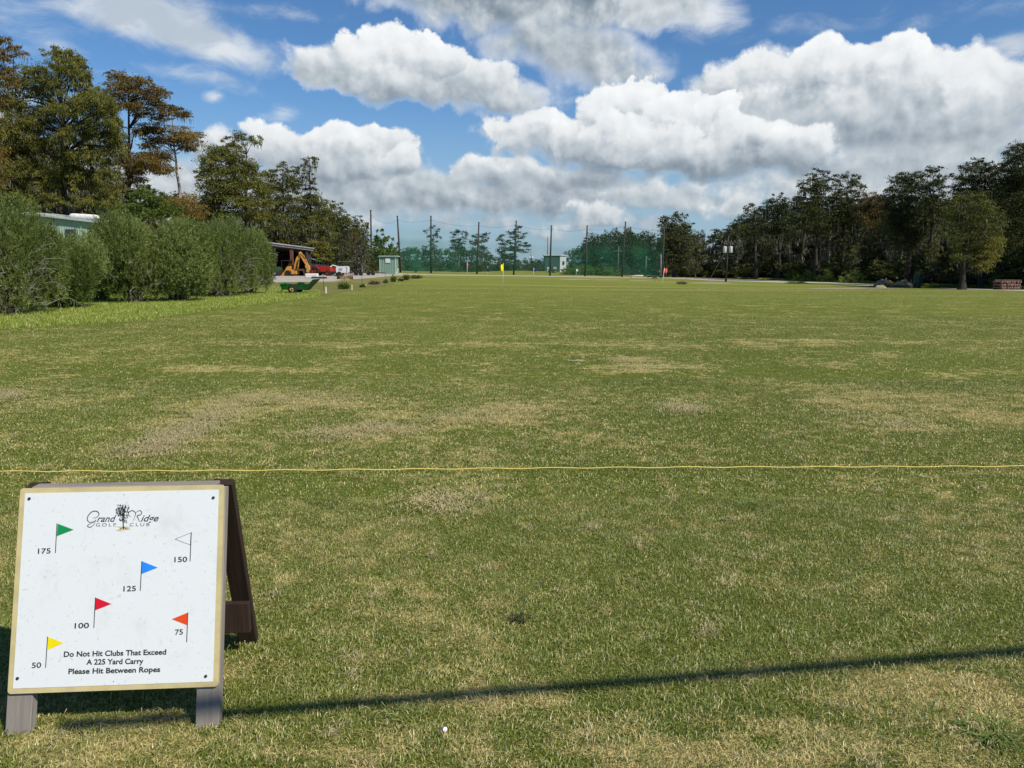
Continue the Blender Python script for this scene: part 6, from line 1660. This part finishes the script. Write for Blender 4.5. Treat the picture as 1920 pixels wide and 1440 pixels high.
# wooded backdrop behind the nets
SKC = [(690, 462), (740, 462), (780, 458), (830, 462), (900, 462), (930, 474), (1000, 482), (1060, 478), (1064, 462), (1085, 460), (1100, 440), (1130, 428), (1180, 424), (1220, 430), (1260, 436)]
for Y0, step, lo, hi in ((252, 15, 2, 18), (270, 14, -1, 10), (290, 14, -1, 8)):
    px = 690
    while px < 1262:
        Y = Y0 + rnd.uniform(-7, 7); x = (px - 960) / F_PX * Y
        key = 'brd2' if px > 1090 and rnd.random() < .5 else ('brd1' if px > 1090 else rnd.choice(('brdf', 'brdf', 'brd2')))
        lab = {'brd2': 'leafy green tree in the wood behind the nets', 'brdf': 'pale green leafy tree in the wood behind the nets', 'brd1': 'dark leafy tree in the wood behind the right half of the nets'}[key]
        place(key, x, Y, height_to(px, interp(SKC, px) + rnd.uniform(lo, hi), x, Y), lab, 'tree', 'trees in the wood behind the nets, ' + key, .8, rnd=rnd)
        px += step * rnd.uniform(.7, 1.3)
px = 690
while px < 1250:
    Y = rnd.uniform(240, 250); x = (px - 960) / F_PX * Y
    place('bshf', x, Y, rnd.uniform(3.2, 5.5), 'low pale thicket along the wood behind the nets', 'thicket', 'thickets along the wood behind the nets', 1.3, rnd=rnd)
    px += 18 * rnd.uniform(.7, 1.3)
HED = [(1066, 494, 200), (1078, 491, 201), (1092, 490, 202), (1106, 493, 201), (1120, 495, 200), (1132, 497, 200), (1144, 499, 200), (1156, 502, 199)]
for i, (px, py, Y) in enumerate(HED):
    x = (px - 960) / F_PX * Y
    place('bsh1', x, Y, height_to(px, py, x, Y) * 1.05, 'rounded bush of the green hedge mass right of the pale building', 'bush', 'bushes of the hedge beyond the nets', 1.0, rnd=rnd)
for i, (px, py, Y, key, lab) in enumerate(((1006, 489, 212, 'bshf', 'grey-green bush behind the blue flag'), (1036, 504, 206, 'bshf', 'low bush in front of the pale building beyond the nets'), (985, 501, 214, 'bshf', 'low bush between fifth net pole and blue flag'),
                                        (782, 481, 182, 'brd2', 'sparse young tree standing alone right of the green shed'), (858, 494, 218, 'bshf', 'small round bush under the round headed far cypress'), (892, 490, 222, 'bsh2', 'dark bush under the broad flat far cypress'))):
    x = (px - 960) / F_PX * Y
    place(key, x, Y, height_to(px, py, x, Y), lab, 'bush' if key[:3] == 'bsh' else 'tree', rnd=rnd)
# scrub and vine mounds along the track on the right
for i, (px, py, by, key, lab) in enumerate(((1490, 513, 526, 'bsh1', 'small green scrub bush left of the vine mounds'), (1512, 516, 528, 'bsh1', 'smallest scrub bush beside the pale track'), (1552, 516, 529, 'bsh1', 'low scrub bush under the forked cypress'),
                                          (1598, 508, 531, 'bsh1', 'green vine-covered mound left of the pointed mound'), (1622, 504, 530, 'bsh1', 'pointed green vine mound beside the brown debris heap'), (1876, 524, 541, 'bsh1', 'low green scrub against the left side of the log stack'), (1760, 523, 536, 'bsh1', 'low weeds between the green barrel and weeping cypress'))):
    g = G(px, by); h = height_to(px, py, g.x, g.y)
    place(key, g.x, g.y, h * 1.35, lab, 'bush', sx_=1.0, rnd=rnd)
# ------------------------------------------------------------------ the big shrubs on the left
def shrub_parts(seed, rx, ry, H, nshoot, bare):
    """lumpy crown of leafy shoots on bare grey stems"""
    rs = np.random.RandomState(seed)
    # lobes
    nl = 11
    lob = []
    for i in range(nl):
        a = rs.rand() * 6.28; r = .55 * math.sqrt(rs.rand())
        lob.append((rx * r * math.cos(a), ry * r * math.sin(a), H * (.30 + .36 * rs.rand()), rx * (.46 + .2 * rs.rand()), ry * (.46 + .2 * rs.rand()), H * (.34 + .12 * rs.rand())))
    lob = np.array(lob)
    k = rs.randint(0, nl, nshoot)
    d = rs.randn(nshoot, 3); d[:, 2] = np.abs(d[:, 2]) * 1.0 - 1.0 * rs.rand(nshoot); d /= np.linalg.norm(d, axis=1)[:, None]
    r = .62 + .42 * rs.rand(nshoot) ** .7
    tip = lob[k, :3] + d * lob[k, 3:6] * r[:, None]
    tip[:, 2] = np.maximum(tip[:, 2], .25 + .5 * rs.rand(nshoot))
    sd_ = d * np.array([1, 1, .6]) + np.array([0, 0, .8]) + rs.randn(nshoot, 3) * .25
    sd_ /= np.linalg.norm(sd_, axis=1)[:, None]
    m = 15; n = nshoot * m
    kk = np.repeat(np.arange(nshoot), m)
    t = rs.rand(n) * .42
    p = tip[kk] - sd_[kk] * t[:, None]
    od = rs.randn(n, 3); od -= sd_[kk] * (od * sd_[kk]).sum(1)[:, None]; od /= np.linalg.norm(od, axis=1)[:, None] + 1e-6
    ld = sd_[kk] * (.75) + od * .75; ld /= np.linalg.norm(ld, axis=1)[:, None]
    side = np.cross(ld, rs.randn(n, 3)); side /= np.linalg.norm(side, axis=1)[:, None] + 1e-6
    LL = (.15 * (.6 + .7 * rs.rand(n)))[:, None]; WW = (.027 * (.6 + .7 * rs.rand(n)))[:, None] / 2
    V = np.stack([p, p + ld * LL * .5 + side * WW, p + ld * LL, p + ld * LL * .5 - side * WW], 1)
    shoot_t = rs.rand(nshoot) * .30 + .55 * rs.rand(nl)[k] - .08
    T = np.clip(shoot_t[kk] + rs.rand(n) * .5, 0, 1)
    # stems
    mb = MB(); rnd = random.Random(seed)
    for i in range(46):
        a = rnd.uniform(0, 6.28); r0_ = rnd.uniform(.05, .45)
        b = Vector((rx * r0_ * math.cos(a) * .5, ry * r0_ * math.sin(a) * .5, 0))
        q = tip[rnd.randrange(nshoot)]; q = Vector((q[0] * .9, q[1] * .9, q[2] * .85))
        limb(mb, b, q, .030, .008, rnd, .10, 6)
        for _ in range(3):
            tt = rnd.uniform(.4, .9); c = b.lerp(q, tt)
            limb(mb, c, c + Vector((rnd.uniform(-1, 1), rnd.uniform(-1, 1), rnd.uniform(-.2, .9))) * .7, .010, .004, rnd, .05, 3)
    # bare, bleached twigs that arch out of the leaves
    bt = MB()
    for i in range(bare):
        a = rnd.uniform(math.pi * 1.02, math.pi * 1.98)
        rr_ = rnd.uniform(.55, 1.0)
        b = Vector((rx * rr_ * .7 * math.cos(a), ry * rr_ * .7 * math.sin(a), rnd.uniform(.2, H * .5)))
        q = b + Vector((math.cos(a) + rnd.uniform(-.7, .9), math.sin(a) * .8, rnd.uniform(-.35, .75))) * rnd.uniform(.5, 1.3)
        limb(bt, b, q, .013, .004, rnd, .14, 5)
        for _ in range(5):
            tt = rnd.uniform(.25, 1.0); c = b.lerp(q, tt) + Vector((0, 0, .1 * math.sin(math.pi * tt)))
            limb(bt, c, c + Vector((rnd.uniform(-.5, .8), rnd.uniform(-.8, .3), rnd.uniform(-.5, .5))) * .5, .007, .003, rnd, .1, 3)
    return V, T, mb, bt
M_TWIG = mat('bleached_twig', (.34, .31, .27), .9, 0, .3, 6)
M_STEM = mat('shrub_stem', (.12, .10, .08), .9, 0, .3, 6)
SHR = []
for seed, rx, ry, H, ns, bare in ((201, 3.0, 2.6, 4.0, 5200, 60), (202, 3.4, 2.8, 4.0, 6400, 12), (203, 2.6, 2.4, 3.4, 4600, 34)):
    V, T, mb, bt = shrub_parts(seed, rx, ry, H, ns, bare)
    t = empty('evergreen_shrub', 'x', 'shrub')
    np_mesh('foliage', V, 4, L_SHRUB, t, {'tint': T}); tag(mb.build('stem', M_STEM, t), kind='stuff'); tag(bt.build('bare_twig', M_TWIG, t), kind='stuff')
    SHR.append([t, False])
# (px centre, base row, half width px, top row, kind, label, turn)
for px, by, hw, ty, kd, lab, rz in ((-150, 612, 190, 340, 1, 'large evergreen shrub mostly outside the left edge', 2.0), (14, 596, 92, 365, 0, 'nearest evergreen shrub at the left edge with bleached twigs', .2), (118, 582, 74, 432, 2, 'low evergreen shrub with arching bare branches in front of the tin building', -.4),
                                   (252, 571, 80, 398, 1, 'tall round evergreen shrub just right of the tin building', 1.1), (335, 568, 84, 412, 1, 'evergreen shrub in the middle of the row, dark hollow at its foot', 3.9),
                                   (415, 559, 66, 404, 0, 'evergreen shrub second from the right end of the row', .1), (190, 566, 62, 430, 1, 'shrub filling the gap beside the tin building, behind the front row', 5.0), (375, 553, 58, 408, 2, 'shrub standing behind the right half of the shrub row', 1.9), (468, 553, 44, 424, 2, 'smaller evergreen shrub ending the row beside the barn', .5)):
    g = G(px, by); ctr = Vector((g.x, g.y, 0))
    src = SHR[kd]
    dims = ((3.0, 4.0), (3.4, 4.0), (2.6, 3.4))[kd]
    o = copy_tree(src[0]) if src[1] else src[0]
    src[1] = True
    s_w = 1.17 * hw / F_PX * (g.y + 1.5) / dims[0]
    yy_ = g.y + 2.4 * s_w
    h = W(px, ty, yy_).z - float(rise(g.x, yy_))
    o.location = (g.x * yy_ / g.y, yy_, float(rise(g.x, yy_)) - .05)
    o.rotation_euler = (0, 0, rz if kd != 0 else rz)
    o.scale = (s_w, s_w, h / (dims[1] * .98))
    tag(o, lab, 'shrub')
# tall blades of the uncut strip
def strip_region(rs, n):
    poly = [(p[0], p[1]) for p in EDGE + BACK]
    xs_, ys_ = np.array([p[0] for p in poly]), np.array([p[1] for p in poly])
    # more where it is near
    m = n * 6
    y = ys_.min() + (ys_.max() - ys_.min()) * rs.rand(m) ** 1.6; x = xs_.min() + (xs_.max() - xs_.min()) * rs.rand(m)
    ins = np.zeros(m, bool); j = len(poly) - 1
    for i in range(len(poly)):
        xi, yi, xj, yj = poly[i][0], poly[i][1], poly[j][0], poly[j][1]
        c = ((yi > y) != (yj > y)) & (x < (xj - xi) * (y - yi) / (yj - yi + 1e-12) + xi)
        ins ^= c; j = i
    return x[ins][:n], y[ins][:n]
M_BLADE2 = turf_mat('tall_grass_blade', base=((.21, .28, .022), (.36, .43, .05)), straw=(.44, .42, .15), blades=True, dryadd=-.15)
blades('tall_grass', 240000, 0, 0, .05, .17, .011, M_BLADE2, 21, 'bright uncut grass in front of the shrubs', lean=.6, region=strip_region)

# sunlit rough verge between the track and the right-hand forest
VERGE = [gp(x, y) for x, y in ((1250, 518.0), (1330, 520.5), (1430, 524.4), (1560, 528.6), (1690, 534), (1760, 538.5), (1850, 540.5), (1940, 543))]
VBACK = [(p[0] + 1.5, p[1] + 13) for p in VERGE[::-1]]
ground_sheet('rough_verge', VERGE + VBACK, 0.012, M_ROUGH, 3, 0.3, 9, 'bright rough grass between the pale track and the right-hand forest')
def verge_region(rs, n):
    t = rs.rand(n) * (len(VERGE) - 1); i = np.minimum(t.astype(int), len(VERGE) - 2); f = t - i
    V_ = np.array(VERGE); p = V_[i] * (1 - f)[:, None] + V_[i + 1] * f[:, None]
    dd = rs.rand(n) ** 1.4 * 8
    return p[:, 0] + dd * .1, p[:, 1] + .3 + dd
blades('tall_grass', 60000, 0, 0, .12, .55, .05, M_BLADE2, 22, 'tall rough grass along the pale track on the right', lean=.6, region=verge_region)
